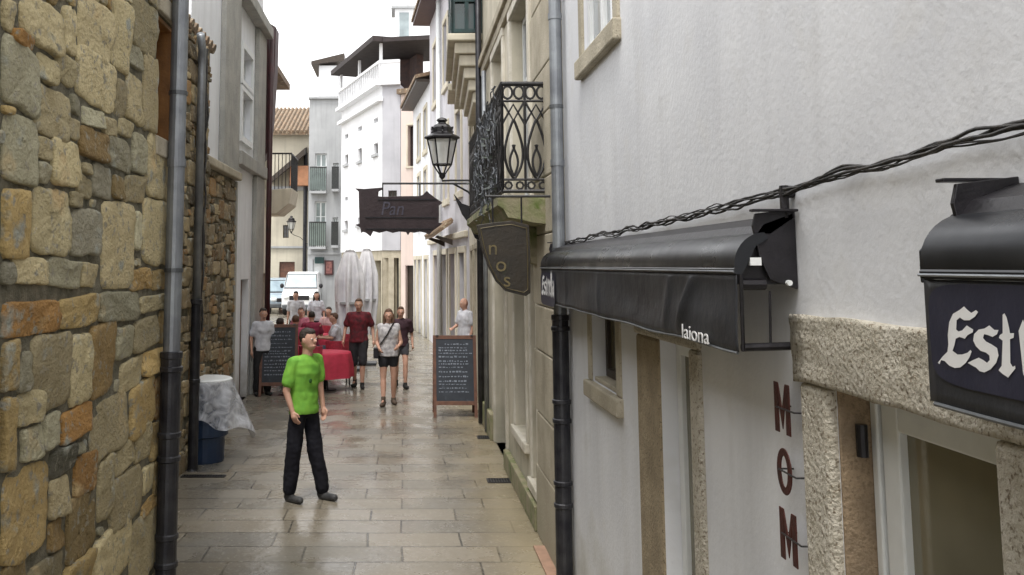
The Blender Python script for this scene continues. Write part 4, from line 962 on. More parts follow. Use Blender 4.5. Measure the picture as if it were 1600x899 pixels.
# ------------------------------------------------------------------ cable bundle along the white wall
bm = B(); path = [on_x(a, b, XR-.03) for a, b in ((1600,203),(1480,222),(1420,248),(1340,268),(1225,300),(1160,317),(1100,332),(1000,356),(930,370),(884,380))]
path = [Vector((XR-.03, -2.0, path[0].z-.02)), Vector((XR-.03, .6, path[0].z+.02))] + path
def samp(path, n):
    L = [0]
    for a, b in zip(path, path[1:]): L.append(L[-1]+(b-a).length)
    out = []
    for i in range(n):
        t = L[-1]*i/(n-1); k = 0
        while k < len(L)-2 and L[k+1] < t: k += 1
        out.append(path[k].lerp(path[k+1], (t-L[k])/(L[k+1]-L[k])))
    return out
sp = samp(path, 300)
ca = empty('cable_bundle', (XR, 4, 2.9), 0, 'twisted bundle of black cables sagging along the white wall', 'cable')
for k in range(6):
    pts = []
    for i, p_ in enumerate(sp):
        ph = i*.16+k*1.05; ph = i*.05+k*1.05+2.5*noise.noise(Vector((p_.y*1.7, k*2, 4))); r_ = .006+.012*abs(noise.noise(Vector((p_.y*3, k, 1))))
        pts.append(p_+Vector((-abs(math.cos(ph))*r_, 0, math.sin(ph)*r_*1.4+.014*noise.noise(Vector((p_.y*2.2, 0, 3)))+.014*noise.noise(Vector((p_.y*5, k*5, 3)))+.004*noise.noise(Vector((p_.y*14, k*2, 3))))))
    b_ = B(); tube(b_, pts, .0044 if k < 3 else .0026, 6); wobj('cable', b_, cableblack, ca, smooth=True)
rnd = random.Random(12)
for k in range(0):
    p_ = rnd.choice(sp); b_ = B(); tube(b_, [p_+Vector((.0,0,-.022)), p_+Vector((-.026,.003,-.004)), p_+Vector((-.022,.006,.016)), p_+Vector((0,.008,.024))], .0035, 5); wobj('cable_tie', b_, cableblack, ca)
b_ = B(); pt = on_x(1225, 300, XR-.03); tube(b_, [(XR-.03, pt.y, pt.z+.02), (XR-.03, pt.y, pt.z-.085)], .014, 6); tube(b_, [(XR-.001, pt.y, pt.z), (XR-.04, pt.y, pt.z)], .02, 8); wobj('cable_clamp', b_, blackmetal, ca)
# ------------------------------------------------------------------ metal letters on rods
rust = M('rust_red_metal', (.075,.016,.011), (.04,.010,.008), scale=20, rough=.6, bump=.4, metal=.2)
ml = empty('letter_sign', (XR, 2.95, 1.5), 0, 'three rust red metal letters M O M standing off the white wall', 'sign')
XM = XR-.045
for ch, (px0, px1, yt, yb_) in (('M', (1213, 1237, 600, 678)), ('O', (1217, 1240, 702, 774)), ('M', (1222, 1248, 801, 880))):
    q0 = on_x(px0, yb_-8, XM); q1 = on_x(px1, yb_+3, XM); zt_ = on_x((px0+px1)/2, yt, XM).z; zb_ = on_x((px0+px1)/2, yb_, XM).z
    w, h = q0.y-q1.y, zt_-zb_; bm = B(); t = w*.27; T = .004
    def bar(a, b, c, d): # quad strip in (s,z)
        prism(bm, [(XM, q0.y-s_, zb_+z_) for s_, z_ in (a, b, c, d)], (-T, 0, 0))
    if ch == 'M':
        bar((0,0),(t,0),(t,h),(0,h)); bar((w-t,0),(w,0),(w,h),(w-t,h))
        bar((t+.0005,h),(t+.0005,h*.66),(w/2,h*.08),(w/2,h*.48)); bar((w-t-.0005,h),(w-t-.0005,h*.66),(w/2+.0005,h*.08),(w/2+.0005,h*.48))
    else:
        N_ = 28; vo = []; vi = []
        for i in range(N_):
            a = 2*PI*i/N_; vo.append((w/2+w/2*math.cos(a), h/2+h/2*math.sin(a))); vi.append((w/2+(w/2-t)*math.cos(a), h/2+(h/2-t*.8)*math.sin(a)))
        for i in range(N_): bar(vo[i], vo[(i+1)%N_], vi[(i+1)%N_], vi[i])
        bmesh.ops.remove_doubles(bm, verts=bm.verts, dist=.0004)
    lt = wobj('letter', bm, rust, ml, bevel=.0015)
    bm = B()
    for z_ in (zb_+h*.5,):
        tube(bm, [(XM-.004, q0.y-t*.5, z_), (XM-.004, q1.y-.035, z_)], .003, 6)
        tube(bm, [(XM-.004, q1.y-.035, z_), (XR-.001, q1.y-.035, z_)], .003, 6); tube(bm, [(XM, q0.y-t*.5, z_), (XR-.001, q0.y-t*.5, z_)], .003, 6)
    obj('rod', bm, iron, lt, shift=ml.location)

# ------------------------------------------------------------------ lanterns
def lantern(loc, label, s=1.0, arm=None, bar=None):
    t = empty('wall_lantern', loc, 0, label, 'lantern'); x, y, z = 0, 0, 0; Z = lambda a: a*s
    n = 6
    def lobj(name, bm, m, **k): return obj(name, bm, m, t, **k)
    bm = B(); lathe(bm, (0,0,Z(.52)), [(Z(.235),0),(Z(.24),Z(.02)),(Z(.225),Z(.035)),(Z(.14),Z(.075)),(Z(.13),Z(.085)),(Z(.135),Z(.15)),(Z(.10),Z(.19)),(Z(.06),Z(.21)),(Z(.05),Z(.225)),(Z(.075),Z(.25)),(Z(.06),Z(.275)),(Z(.02),Z(.29))], n)
    for k in range(n):
        a = 2*PI*(k+.5)/n; c = Vector((Z(.145)*math.cos(a), Z(.145)*math.sin(a), Z(.625)))
        tube(bm, [c+Vector((math.cos(a)*Z(.02), math.sin(a)*Z(.02), -Z(.03))), c, c+Vector((math.cos(a)*Z(.015), math.sin(a)*Z(.015), Z(.05)))], Z(.014), 6)
    lobj('cap', bm, blackmetal)
    bm = B()
    for k in range(n):
        a = 2*PI*k/n; ca_, sa = math.cos(a), math.sin(a)
        tube(bm, [(Z(.20)*ca_, Z(.20)*sa, Z(.52)), (Z(.125)*ca_, Z(.125)*sa, Z(.17)), (Z(.03)*ca_, Z(.03)*sa, Z(.03))], Z(.011), 6)
        b = 2*PI*(k+1)/n
        for rr, zz in ((.20,.515),(.125,.17)): tube(bm, [(Z(rr)*ca_, Z(rr)*sa, Z(zz)), (Z(rr)*math.cos(b), Z(rr)*math.sin(b), Z(zz))], Z(.012), 6)
    lathe(bm, (0,0,0), [(Z(.012),-Z(.03)),(Z(.04),0),(Z(.045),Z(.03)),(Z(.02),Z(.06))], 10)
    lobj('cage', bm, blackmetal)
    g = M('frosted_lantern_glass', (.72,.72,.68), (.60,.60,.57), scale=6, rough=.25, bump=.05, trans=.0, alpha=.55)
    bm = B(); lathe(bm, (0,0,0), [(Z(.118),Z(.175)),(Z(.19),Z(.51))], n); lobj('glass', bm, g)
    bm = B(); cyl(bm, (0,0,Z(.2)), Z(.02), Z(.14), 10); ellip(bm, (0,0,Z(.37)), (Z(.035),Z(.035),Z(.05))); lobj('bulb', bm, whitepaint, smooth=True)
    bm = B()
    for seg in arm: tube(bm, seg, Z(.014), 8)
    lobj('bracket', bm, iron)
    return t
YLn = 12.0
lb = on_y(691, 277, YLn)
wallx = XR - lb.x
zb_ = -.02
scroll = [(wallx-.02-.12*(1-math.cos(t)), 0, -.1+zb_-.2*math.sin(t)*1.0) for t in [i*PI/10 for i in range(7)]]
LA = lantern(tuple(lb), 'black lantern with frosted glass standing on the long iron bracket by the balcony', 1.0,
  arm=[[(0,0,-.02),(.0,0,-.05),(.1,0,-.045),(wallx-.0,0,-.045)], [(on_y(597,287,YLn).x-lb.x,0,on_y(597,287,YLn).z-lb.z),(wallx,0,on_y(597,287,YLn).z-lb.z)], [(wallx-.03,0,.2),(wallx-.03,0,-.75)], [(.15,0,-.09),(.35,0,-.2),(wallx-.03,0,-.7)]])
# scrolled cast bracket below the bar by the wall (dark shape at the balcony end)
bm = B(); q = [on_y(a, b, 11.6) for a, b in ((709,303),(722,318),(745,326),(778,322),(770,360),(752,378),(742,372),(733,350),(722,335))]
prism(bm, q, (0, .05, 0)); obj('scroll_plate', bm, blackmetal, LA, bevel=.006, shift=LA.location)
# second lantern far away on the beige house
lb2 = on_y(455, 364, 49)
lantern(tuple(lb2), 'small distant black lantern on a curved bracket against the beige house', 1.15, arm=[[(0,0,-.02),(.15,0,-.12),(.5,0,-.25),(.75,.3,-.5),(.80,.97,-.6)]])

# ------------------------------------------------------------------ hanging signs
HS = empty('hanging_sign', tuple(on_y(625, 330, YLn)), 0, 'dark maroon cut out hanging sign shaped like a boat under the lantern bar', 'sign')
zz_ = [(39,200),(150,208),(380,190),(395,212),(340,240),(335,300),(400,308),(600,300),(860,298),(900,285),(958,232),(985,262),(1060,320),(1158,385),(1110,420),(1112,540),(1108,640),(1160,645),(1120,680),(1050,730),(985,790),(930,765),(860,752),(800,768),(740,760),(715,800),(690,760),(600,752),(520,770),(440,745),(350,770),(270,748),(235,815),(180,770),(140,755),(118,770),(105,700),(40,665),(95,650),(88,400),(85,240)]
q = [on_y(550+a/8.173, 270+b/8.173, YLn) for a, b in zz_]
bm = B(); prism(bm, q, (0, .035, 0)); wobj('sign_board', bm, M('dark_maroon_board', (.018,.008,.010), (.032,.018,.021), scale=5, rough=.5, bump=.5, bscale=20, streak=.4, streak_c=(.015,.01,.01)), HS, bevel=.003)
for (xa_, xb_, yy1) in ((590,682,312),(571,682,340),(571,676,358)):
    bm = B(); a = on_y(xa_, yy1, YLn); b = on_y(xb_, yy1, YLn); box(bm, a.x, b.x, YLn-.012, YLn-.001, a.z-.006, a.z+.006); wobj('raised_band', bm, blackmetal, HS)
a = on_y(594, 336, YLn); textmesh('Pan', .26, M('faded_lilac_paint', (.085,.08,.105), (.04,.036,.055), scale=30), mat4((1,0,0),(.18,0,1),(0,-1,0), (a.x, YLn-.004, a.z)), .003, .85, 'lettering', HS)
bm = B()
for px in (598, 656): 
    a = on_y(px, 287, YLn+.015); b = on_y(px, 309, YLn+.015); tube(bm, [(a.x, YLn+.017, a.z), (b.x, YLn+.017, b.z)], .010, 6)
wobj('hanger', bm, iron, HS)
YS = 7.3
PS = empty('pub_sign', tuple(on_y(800, 400, YS)), 0, 'brown shield shaped bar sign with gold letters under the iron balcony', 'sign')
out = [(745,352),(770,348),(800,345),(827,352),(829,400),(829,458),(822,463),(800,458),(790,455),(775,440),(762,415),(752,385)]
q = [on_y(a, b, YS) for a, b in out]
bm = B(); prism(bm, q, (0, .05, 0)); wobj('sign_board', bm, M('dark_brown_board', (.030,.022,.013), (.018,.014,.009), scale=6, rough=.45, bump=.4, bscale=30, spots=(.028,.035,.012), spot_scale=6, spot_amt=.35), PS, bevel=.004)
cxq = sum((p_.x for p_ in q))/len(q); czq = sum((p_.z for p_ in q))/len(q)
bm = B(); qi = [Vector((cxq+(p_.x-cxq)*.88, YS-.004, czq+(p_.z-czq)*.9)) for p_ in q]; tube(bm, qi+[qi[0]], .0035, 6, cap=False); wobj('border_line', bm, M('old_gold', (.14,.11,.05), (.09,.07,.03), rough=.5, metal=.2), PS)
gold = M('gold_paint', (.16,.125,.055), (.10,.08,.036), scale=20, rough=.5)
for ch, px, py in (('n', 762, 398), ('o', 774, 424), ('s', 786, 448)):
    a = on_y(px, py, YS); textmesh(ch, .17, gold, mat4((1,0,0),(0,0,1),(0,-1,0), (a.x, YS-.003, a.z)), .003, 1, 'letter', PS)
bm = B(); a = on_y(800, 346, YS)
for px in (770, 815): p_ = on_y(px, 349, YS+.025); tube(bm, [p_, (p_.x, YS+.025, p_.z+.22)], .008, 6)
p_ = on_y(770, 349, YS+.025); tube(bm, [(p_.x-.06, YS+.025, p_.z+.22), (XR, YS+.025, p_.z+.22)], .012, 6)
wobj('hanger', bm, iron, PS)

# ------------------------------------------------------------------ chalkboard signs
def chalkboard(loc, rz, label, w, h, seed):
    t = empty('chalkboard_sign', loc, rz, label, 'chalkboard sign', 'A-frame chalkboards standing in the lane'); rnd = random.Random(seed)
    def board(front):
        s = -1 if front else 1; sp = .26; lean = sp/h
        def P(x, z, d=0): return Vector((x, s*(sp*(1-z/h))+s*d, z))
        def bar(bm, x0, x1, z0, z1, th=.022):
            hexa(bm, [P(x0,z0,-th/2),P(x1,z0,-th/2),P(x1,z0,th/2),P(x0,z0,th/2),P(x0,z1,-th/2),P(x1,z1,-th/2),P(x1,z1,th/2),P(x0,z1,th/2)])
        fw = .05
        for x0 in (-w/2, w/2-fw):
            bm = B(); bar(bm, x0, x0+fw, 0, h); obj('leg', bm, brownwood, t, bevel=.003)
        for zq in ((h-.06, h-.002), (.19, .25)): bm = B(); bar(bm, -w/2+fw+.001, w/2-fw-.001, *zq); obj('rail', bm, brownwood, t, bevel=.003)
        bm = B(); bar(bm, -w/2+fw+.001, w/2-fw-.001, .252, h-.062, .010); pn = obj('board_panel', bm, chalk, t)
        if front:
            bm = B(); z = h-.15; xl = -w/2+fw+.04; k = 0
            while z > .34:
                x = xl
                big = k in (0,) or rnd.random() < .3
                L_ = rnd.uniform(.25, .5) if not big else .35
                if k == 0: x += .1
                while x < min(xl+L_+.1, w/2-fw-.05):
                    ww = rnd.uniform(.012, .05); hh = rnd.uniform(.008, .018)*(1.5 if big else 1)
                    q_ = [P(x, z, .0065), P(x+ww, z+rnd.uniform(-.004,.004), .0065), P(x+ww, z+hh, .0065), P(x, z+hh, .0065)]
                    bm.faces.new([bm.verts.new(v) for v in q_]); x += ww+rnd.uniform(.008, .025)
                z -= rnd.uniform(.04, .075); k += 1
            obj('chalk_writing', bm, chalkmark, pn)
    board(True); board(False)
    bm = B()
    for x in (-w/2+.07, w/2-.07): box(bm, x-.02, x+.02, -.03, .03, h-.012, h+.004)
    obj('hinge', bm, dark_zinc, t)
    return t
b0 = gnd(712, 653); chalkboard((b0.x, b0.y+.26, 0), 0.0, 'wooden framed chalkboard menu standing on the right beside the wall', .70, 1.27, 3)
b1 = gnd(432, 620); chalkboard((b1.x, b1.y+.26, 0), .08, 'dark framed chalkboard menu standing on the left behind the man in green', .70, 1.30, 9)

# ------------------------------------------------------------------ litter bin
bn = gnd(312, 727); bx_, by_ = bn.x, bn.y+.25
TB = empty('litter_bin', (bx_, by_, 0), 0, 'blue litter bin covered with a white lid and translucent plastic sheet', 'litter bin')
bm = B(); lathe(bm, (0,0,0), [(.235,0),(.24,.02),(.245,.3),(.285,.32),(.29,.95),(.30,.96)], 26); obj('body', bm, M('blue_plastic', (.02,.045,.10), (.015,.03,.07), scale=4, rough=.4, bump=.1, streak=.3), TB, smooth=False)
bm = B(); lathe(bm, (0,0,.955), [(.315,0),(.325,.01),(.325,.04),(.30,.055),(.1,.06)], 30); obj('lid', bm, whitepaint, TB, bevel=.003)
bag = bpy.data.materials.new('translucent_plastic'); bag.use_nodes = True; nt = bag.node_tree; pb = nt.nodes['Principled BSDF']
tcx = nt.nodes.new('ShaderNodeTexCoord'); nn = nt.nodes.new('ShaderNodeTexNoise'); nn.inputs['Scale'].default_value = 7; nn.inputs['Detail'].default_value = 6; nn.inputs['Distortion'].default_value = 1.2
nt.links.new(tcx.outputs['Object'], nn.inputs['Vector']); mr = nt.nodes.new('ShaderNodeMapRange'); mr.inputs[1].default_value = .35; mr.inputs[2].default_value = .68; mr.inputs[3].default_value = .30; mr.inputs[4].default_value = .85
nt.links.new(nn.outputs['Fac'], mr.inputs[0]); nt.links.new(mr.outputs[0], pb.inputs['Alpha']); pb.inputs['Base Color'].default_value = (.66,.68,.74,1); pb.inputs['Roughness'].default_value = .25
bp = nt.nodes.new('ShaderNodeBump'); bp.inputs['Strength'].default_value = .8; bp.inputs['Distance'].default_value = .03; nt.links.new(nn.outputs['Fac'], bp.inputs['Height']); nt.links.new(bp.outputs[0], pb.inputs['Normal'])
bm = B(); na, nb_ = 72, 22; g = []
for j in range(nb_+1):
    f = j/nb_; row = []
    for i in range(na):
        a = 2*PI*i/na
        length = .58+.14*math.cos(a+.2)*0 + .10*math.sin(a*2+1) + .06*math.sin(a*5)
        fl_ = max(0, math.cos(a-.15))**3
        r_ = .325 + f*(.05+.24*fl_) + f*.028*math.sin(a*9+f*2)+.02*noise.noise(Vector((math.cos(a)*3, math.sin(a)*3, f*3)))
        row.append(bm.verts.new((r_*math.cos(a), r_*math.sin(a), .985-f*length)))
    g.append(row)
for j in range(nb_):
    for i in range(na): bm.faces.new([g[j][i], g[j][(i+1)%na], g[j+1][(i+1)%na], g[j+1][i]])
obj('plastic_sheet', bm, bag, TB, smooth=True)
p = gnd(318, 745); drain((p.x, p.y, .002), .5, .12, 'dark slotted strip on the paving in front of the blue litter bin')  # low dark slatted strip laid on the paving before the bin
bpy.data.objects[-1] if 0 else None
# barrel-shaped planter by the left wall
pb_ = gnd(366, 618)
PB = empty('stone_bollard', (pb_.x-.05, pb_.y+.1, 0), 0, 'low round brown stone post against the left wall beside the bin', 'bollard')
bm = B(); lathe(bm, (0,0,0), [(.16,0),(.19,.1),(.2,.25),(.17,.42),(.1,.52),(.03,.55)], 18); obj('post', bm, granite, PB, smooth=True)

# ------------------------------------------------------------------ closed parasols
cloth_w = M('grey_white_parasol_cloth', (.85,.85,.88), (.74,.74,.78), scale=7, rough=.9, bump=.3, bscale=25, streak=.6, streak_c=(.25,.25,.29))
def parasol(loc, label, h, r, seed):
    t = empty('closed_parasol', loc, 0, label, 'parasol', 'closed parasols on the terrace'); ph = seed*1.7
    bm = B(); cyl(bm, (0,0,.05), .025, h-.02, 10); obj('pole', bm, whitepaint, t, smooth=True)
    bm = B(); box(bm, -.25,.25,-.25,.25,0,.06); obj('base', bm, dark_zinc, t, bevel=.01)
    bm = B(); n, m = 64, 26; g = []
    for j in range(m+1):
        f = j/m; z = h-f*(h-.75); rr = r*(.34+.66*min(1, f*3.2)**.6)*(1-.25*max(0, f-.6)/.4); row = []
        for i in range(n):
            a = 2*PI*i/n; q_ = rr*(1+.28*math.sin(a*8+ph+f*1.2)*min(1, f*3))+.03*noise.noise(Vector((a, f*4, seed)))*f
            row.append(bm.verts.new((q_*math.cos(a), q_*math.sin(a), z+(.05*math.sin(a*8+ph) if j == m else 0))))
        g.append(row)
    for j in range(m):
        for i in range(n): bm.faces.new([g[j][i], g[j][(i+1)%n], g[j+1][(i+1)%n], g[j+1][i]])
    bm.faces.new(g[0])
    obj('canopy', bm, cloth_w, t, smooth=True)
    bm = B(); lathe(bm, (0,0,h*.55), [(r*1.12,0),(r*1.12,.05)], 24); obj('strap', bm, far_grey, t)
p_ = on_y(547, 400, 21.0); parasol((p_.x, 21.0, 0), 'taller closed grey white parasol, the left of the pair', 2.75, .28, 1)
p_ = on_y(573, 400, 22.2); parasol((p_.x, 22.2, 0), 'closed grey white parasol with ruffled top, the right of the pair', 2.8, .24, 2)

# ------------------------------------------------------------------ terrace furniture
redcloth = M('red_tablecloth', (.58,.045,.09), (.44,.03,.06), scale=6, rough=.8, bump=.2, bscale=20)
redchair = M('crimson_chair_weave', (.50,.045,.08), (.30,.03,.05), scale=20, rough=.6, bump=.4)
def table(loc, label, r=.45):
    t = empty('cafe_table', loc, 0, label, 'table', 'red terrace tables')
    bm = B(); cyl(bm, (0,0,0), .22, .02, 20); cyl(bm, (0,0,.02), .03, .68, 10); obj('pedestal', bm, blackmetal, t)
    bm = B(); cyl(bm, (0,0,.70), r, .025, 28); obj('table_top', bm, darkwood, t)
    bm = B(); n = 48; g = []
    for (rr, z, w_) in ((0.02,.732,0),(r*.7,.732,0),(r+.008,.732,0),(r+.02,.70,.1),(r+.05,.5,.6),(r+.06,.26,1)):
        g.append([bm.verts.new((( rr+w_*.035*math.sin(i*2*PI/n*8))*math.cos(2*PI*i/n), (rr+w_*.035*math.sin(i*2*PI/n*8))*math.sin(2*PI*i/n), z)) for i in range(n)])
    for a, b in zip(g, g[1:]):
        for i in range(n): bm.faces.new([a[i], a[(i+1)%n], b[(i+1)%n], b[i]])
    bm.faces.new(g[0][::-1])
    obj('tablecloth', bm, redcloth, t, smooth=True)
def chair(loc, rz, label):
    t = empty('cafe_chair', loc, rz, label, 'chair', 'red and black terrace chairs')
    bm = B(); box(bm, -.22,.22,-.22,.22,.43,.46); obj('seat', bm, redchair, t, bevel=.01)
    bm = B(); n = 12; a_ = []
    for i in range(n+1):
        a = math.radians(-70+140*i/n); a_.append((.25*math.sin(a), -.02-.22*math.cos(a)))
    for (x0, y0), (x1, y1) in zip(a_, a_[1:]):
        hexa(bm, [(x0,y0,.50),(x1,y1,.50),(x1*.93,y1*.93,.50),(x0*.93,y0*.93,.50),(x0*1.06,y0*1.1,.88),(x1*1.06,y1*1.1,.88),(x1,y1*1.03,.88),(x0,y0*1.03,.88)])
    obj('backrest', bm, redchair, t)
    for sx in (-1, 1):
        for sy in (-1, 1):
            bm = B(); tube(bm, [(sx*.2, sy*.2, .45), (sx*.23, sy*.23, 0)], .014, 8); obj('leg', bm, blackmetal, t)
        bm = B(); tube(bm, [(sx*.2,.2,.45),(sx*.24,.2,.66),(sx*.24,-.1,.68)], .014, 8); obj('armrest', bm, blackmetal, t)
    return t
def gx(px, Y_): return on_y(px, 500, Y_).x
TY = {1: (512, 19.0), 2: (490, 21.6), 3: (446, 20.4), 4: (505, 25.0)}
table((gx(509,17.7), 17.7, 0), 'red clothed cafe table nearest the camera on the left terrace', .48)
table((gx(462,18.6), 18.6, 0), 'red clothed cafe table just beyond the left chalkboard', .5)
table((gx(484,22.2), 22.2, 0), 'red clothed cafe table in the middle of the terrace')
table((gx(442,20.2), 20.2, 0), 'red clothed cafe table close to the left houses')
table((gx(506,26.0), 26.0, 0), 'red clothed cafe table farthest back on the terrace')
for px, yy, a, l in ((527,18.6,.2,'red backed cafe chair with its back to the camera, nearest right'),(489,17.4,-.3,'red backed cafe chair behind the head of the man in green'),(532,20.0,1.6,'red cafe chair at the lane side of the nearest table'),(470,21.0,.4,'red cafe chair between the terrace tables'),(455,19.6,-.2,'red cafe chair with its back to the camera near the left chalkboard'),(430,20.9,-1.4,'red cafe chair against the left houses'),(500,22.9,2.6,'red cafe chair facing the camera beyond the middle table'),(465,23.4,3.3,'red cafe chair at the far side of the middle table'),(520,25.2,.5,'red cafe chair by the farthest table')):
    chair((gx(px,yy), yy, 0), a, l)

# ------------------------------------------------------------------ van and car in the square
def vehicle(loc, rz, label, cat, w, L_, h, hood_h, paint, name):
    t = empty(name, loc, rz, label, cat)      # local: front faces -Y
    pr_ = [(-L_/2, .32), (-L_/2-.03, hood_h*.72), (-L_/2+.12, hood_h*.92), (-L_/2+.55, hood_h), (-L_/2+1.15, h-.08), (-L_/2+1.5, h), (L_/2-.25, h), (L_/2, h-.2), (L_/2, .32)]
    bm = B(); prism(bm, [(-w/2, a, b) for a, b in pr_], (w, 0, 0)); 
    for v in bm.verts:
        if v.co.z > hood_h+.02: v.co.x *= .88
    obj('body', bm, paint, t, bevel=.07, smooth=False)
    bm = B(); pa, pb_ = Vector((0,-L_/2+.55,hood_h)), Vector((0,-L_/2+1.15,h-.08)); a, b = pa.lerp(pb_, .04), pa.lerp(pb_, .97); nn_ = Vector((0,-(b.z-a.z),(b.y-a.y))).normalized()*.008; prism(bm, [Vector((-w*.48,a.y,a.z))+nn_, Vector((w*.48,a.y,a.z))+nn_, Vector((w*.43,b.y,b.z))+nn_, Vector((-w*.43,b.y,b.z))+nn_], nn_); obj('windscreen_seal', bm, blackmetal, t); bm = B(); pa, pb_ = Vector((0,-L_/2+.55,hood_h)), Vector((0,-L_/2+1.15,h-.08)); a, b = pa.lerp(pb_, .12), pa.lerp(pb_, .90); nn_ = Vector((0,-(b.z-a.z),(b.y-a.y))).normalized()*.02
    prism(bm, [Vector((-w*.45,a.y,a.z))+nn_, Vector((w*.45,a.y,a.z))+nn_, Vector((w*.40,b.y,b.z))+nn_, Vector((-w*.40,b.y,b.z))+nn_], nn_*.6); obj('windscreen', bm, M('windscreen_glass', (.20,.26,.30), (.30,.38,.42), scale=2, rough=.3, bump=0, spec=.3), t)
    for s in (-1, 1):
        bm = B(); ellip(bm, (s*w*.36, -L_/2+.0, hood_h*.72), (.17,.08,.11)); obj('headlight', bm, whitepaint, t, smooth=True)
        bm = B(); ellip(bm, (s*(w/2+.1), -L_/2+.85, hood_h+.18), (.10,.06,.12)); obj('wing_mirror', bm, blackmetal, t, smooth=True)
        for yy in (-L_/2+.75, L_/2-.75):
            bm = B(); tube(bm, [(s*(w/2-.2), yy, .33), (s*(w/2+.01), yy, .33)], .33, 20); wh = obj('wheel', bm, M('tyre_rubber', (.02,.02,.02), rough=.9), t, bevel=.03)
            bm = B(); tube(bm, [(s*(w/2+.0), yy, .33), (s*(w/2+.02), yy, .33)], .19, 16); obj('rim', bm, zinc, wh)
    bm = B(); box(bm, -w*.28, w*.28, -L_/2-.05, -L_/2+.02, hood_h*.60, hood_h*.78); obj('grille', bm, blackmetal, t, bevel=.01)
    bm = B(); box(bm, -w/2+.03, w/2-.03, -L_/2-.1, -L_/2+.05, .3, .52); obj('bumper', bm, dark_zinc, t, bevel=.04)
    bm = B(); box(bm, -.25, .25, -L_/2-.115, -L_/2-.102, .36, .47); obj('number_plate', bm, whitepaint, t)
    return t
carwhite = M('white_car_paint', (.78,.79,.80), (.74,.75,.76), rough=.2, bump=0)
vehicle((gx(472,45), 46, 0), 0, 'white van facing the camera beyond the terrace', 'van', 1.72, 4.6, 2.08, 1.22, carwhite, 'parked_van')
vehicle((gx(427,44), 47, 0), .25, 'pale blue grey car partly hidden left of the white van', 'car', 1.8, 4.2, 1.75, 1.0, M('blue_grey_paint', (.35,.42,.48), rough=.25, bump=0), 'parked_car')
# brown notice and green sign on the grey house front
NB = empty('notice_board', (gx(513,45.9), 45.9, 3.0), 0, 'square brown framed notice on the wall above the terrace', 'notice board')
bm = B(); a, b = on_y(507,430,45.9), on_y(521,407,45.9); box(bm, a.x, b.x, 45.88, 45.98, a.z, b.z); wobj('frame', bm, maroon, NB, bevel=.01)
bm = B(); box(bm, a.x+.08, b.x-.08, 45.87, 45.879, a.z+.08, b.z-.08); wobj('panel', bm, M('notice_paper', (.32,.14,.12), (.12,.05,.05), scale=6), NB)
GS = empty('shop_sign', (gx(500,45.9), 45.9, 3.0), 0, 'small dark green shop sign on the grey house ground floor', 'sign')
bm = B(); a, b = on_y(492,412,45.9), on_y(506,402,45.9); box(bm, a.x, b.x, 45.86, 45.98, a.z, b.z); wobj('sign_board', bm, green, GS, bevel=.01)
# ------------------------------------------------------------------ people
DG = lambda: bpy.context.evaluated_depsgraph_get()
def blob(name, prims, mat, parent, voxel=.012, smooth=4, wrinkle=0.0, wscale=9, zf=1.9):
    bm = B()
    for p_ in prims:
        k = p_[0]
        if k == 'c': capsule(bm, *p_[1:])
        elif k == 'e': ellip(bm, *p_[1:])
        elif k == 'l':     # loft of ellipses (centre, rx, ry)
            rings = []; n = 20; R = p_[1]
            for c, rx, ry in R: rings.append([bm.verts.new(Vector(c)+Vector((rx*math.cos(2*PI*i/n), ry*math.sin(2*PI*i/n), 0))) for i in range(n)])
            for a, b in zip(rings, rings[1:]):
                for i in range(n): bm.faces.new([a[i], a[(i+1)%n], b[(i+1)%n], b[i]])
            bm.faces.new(rings[0][::-1]); bm.faces.new(rings[-1])
    bmesh.ops.recalc_face_normals(bm, faces=bm.faces)
    me = bpy.data.meshes.new('tmp'); bm.to_mesh(me); bm.free()
    o = bpy.data.objects.new('tmp', me); C.objects.link(o)
    r = o.modifiers.new('r', 'REMESH'); r.mode = 'VOXEL'; r.voxel_size = voxel; r.use_smooth_shade = True
    s = o.modifiers.new('s', 'SMOOTH'); s.factor = .5; s.iterations = smooth
    m2 = bpy.data.meshes.new_from_object(o.evaluated_get(DG()))
    bpy.data.objects.remove(o)
    if wrinkle:
        nv = [Vector(v.normal) for v in m2.vertices]
        for v, nn_ in zip(m2.vertices, nv):
            q = v.co
            d = noise.noise(Vector((q.x*wscale, q.y*wscale, q.z*wscale*zf))) + .5*noise.noise(q*wscale*2.3)
            v.co = q + nn_*d*wrinkle
    m2.materials.clear(); m2.materials.append(mat); m2.name = name
    for p_ in m2.polygons: p_.use_smooth = True
    o = bpy.data.objects.new(name, m2); return link(o, parent)
V = Vector
def cloth(name, c, c2=None): return M(name, c, c2 or tuple(x*.7 for x in c), scale=14, rough=.85, bump=.3, bscale=40)
eyem = M('eye_white', (.7,.68,.65), rough=.3, bump=0); pup = M('dark_eye', (.02,.015,.01), rough=.3, bump=0); lips = M('lips', (.36,.15,.12), rough=.5, bump=0)
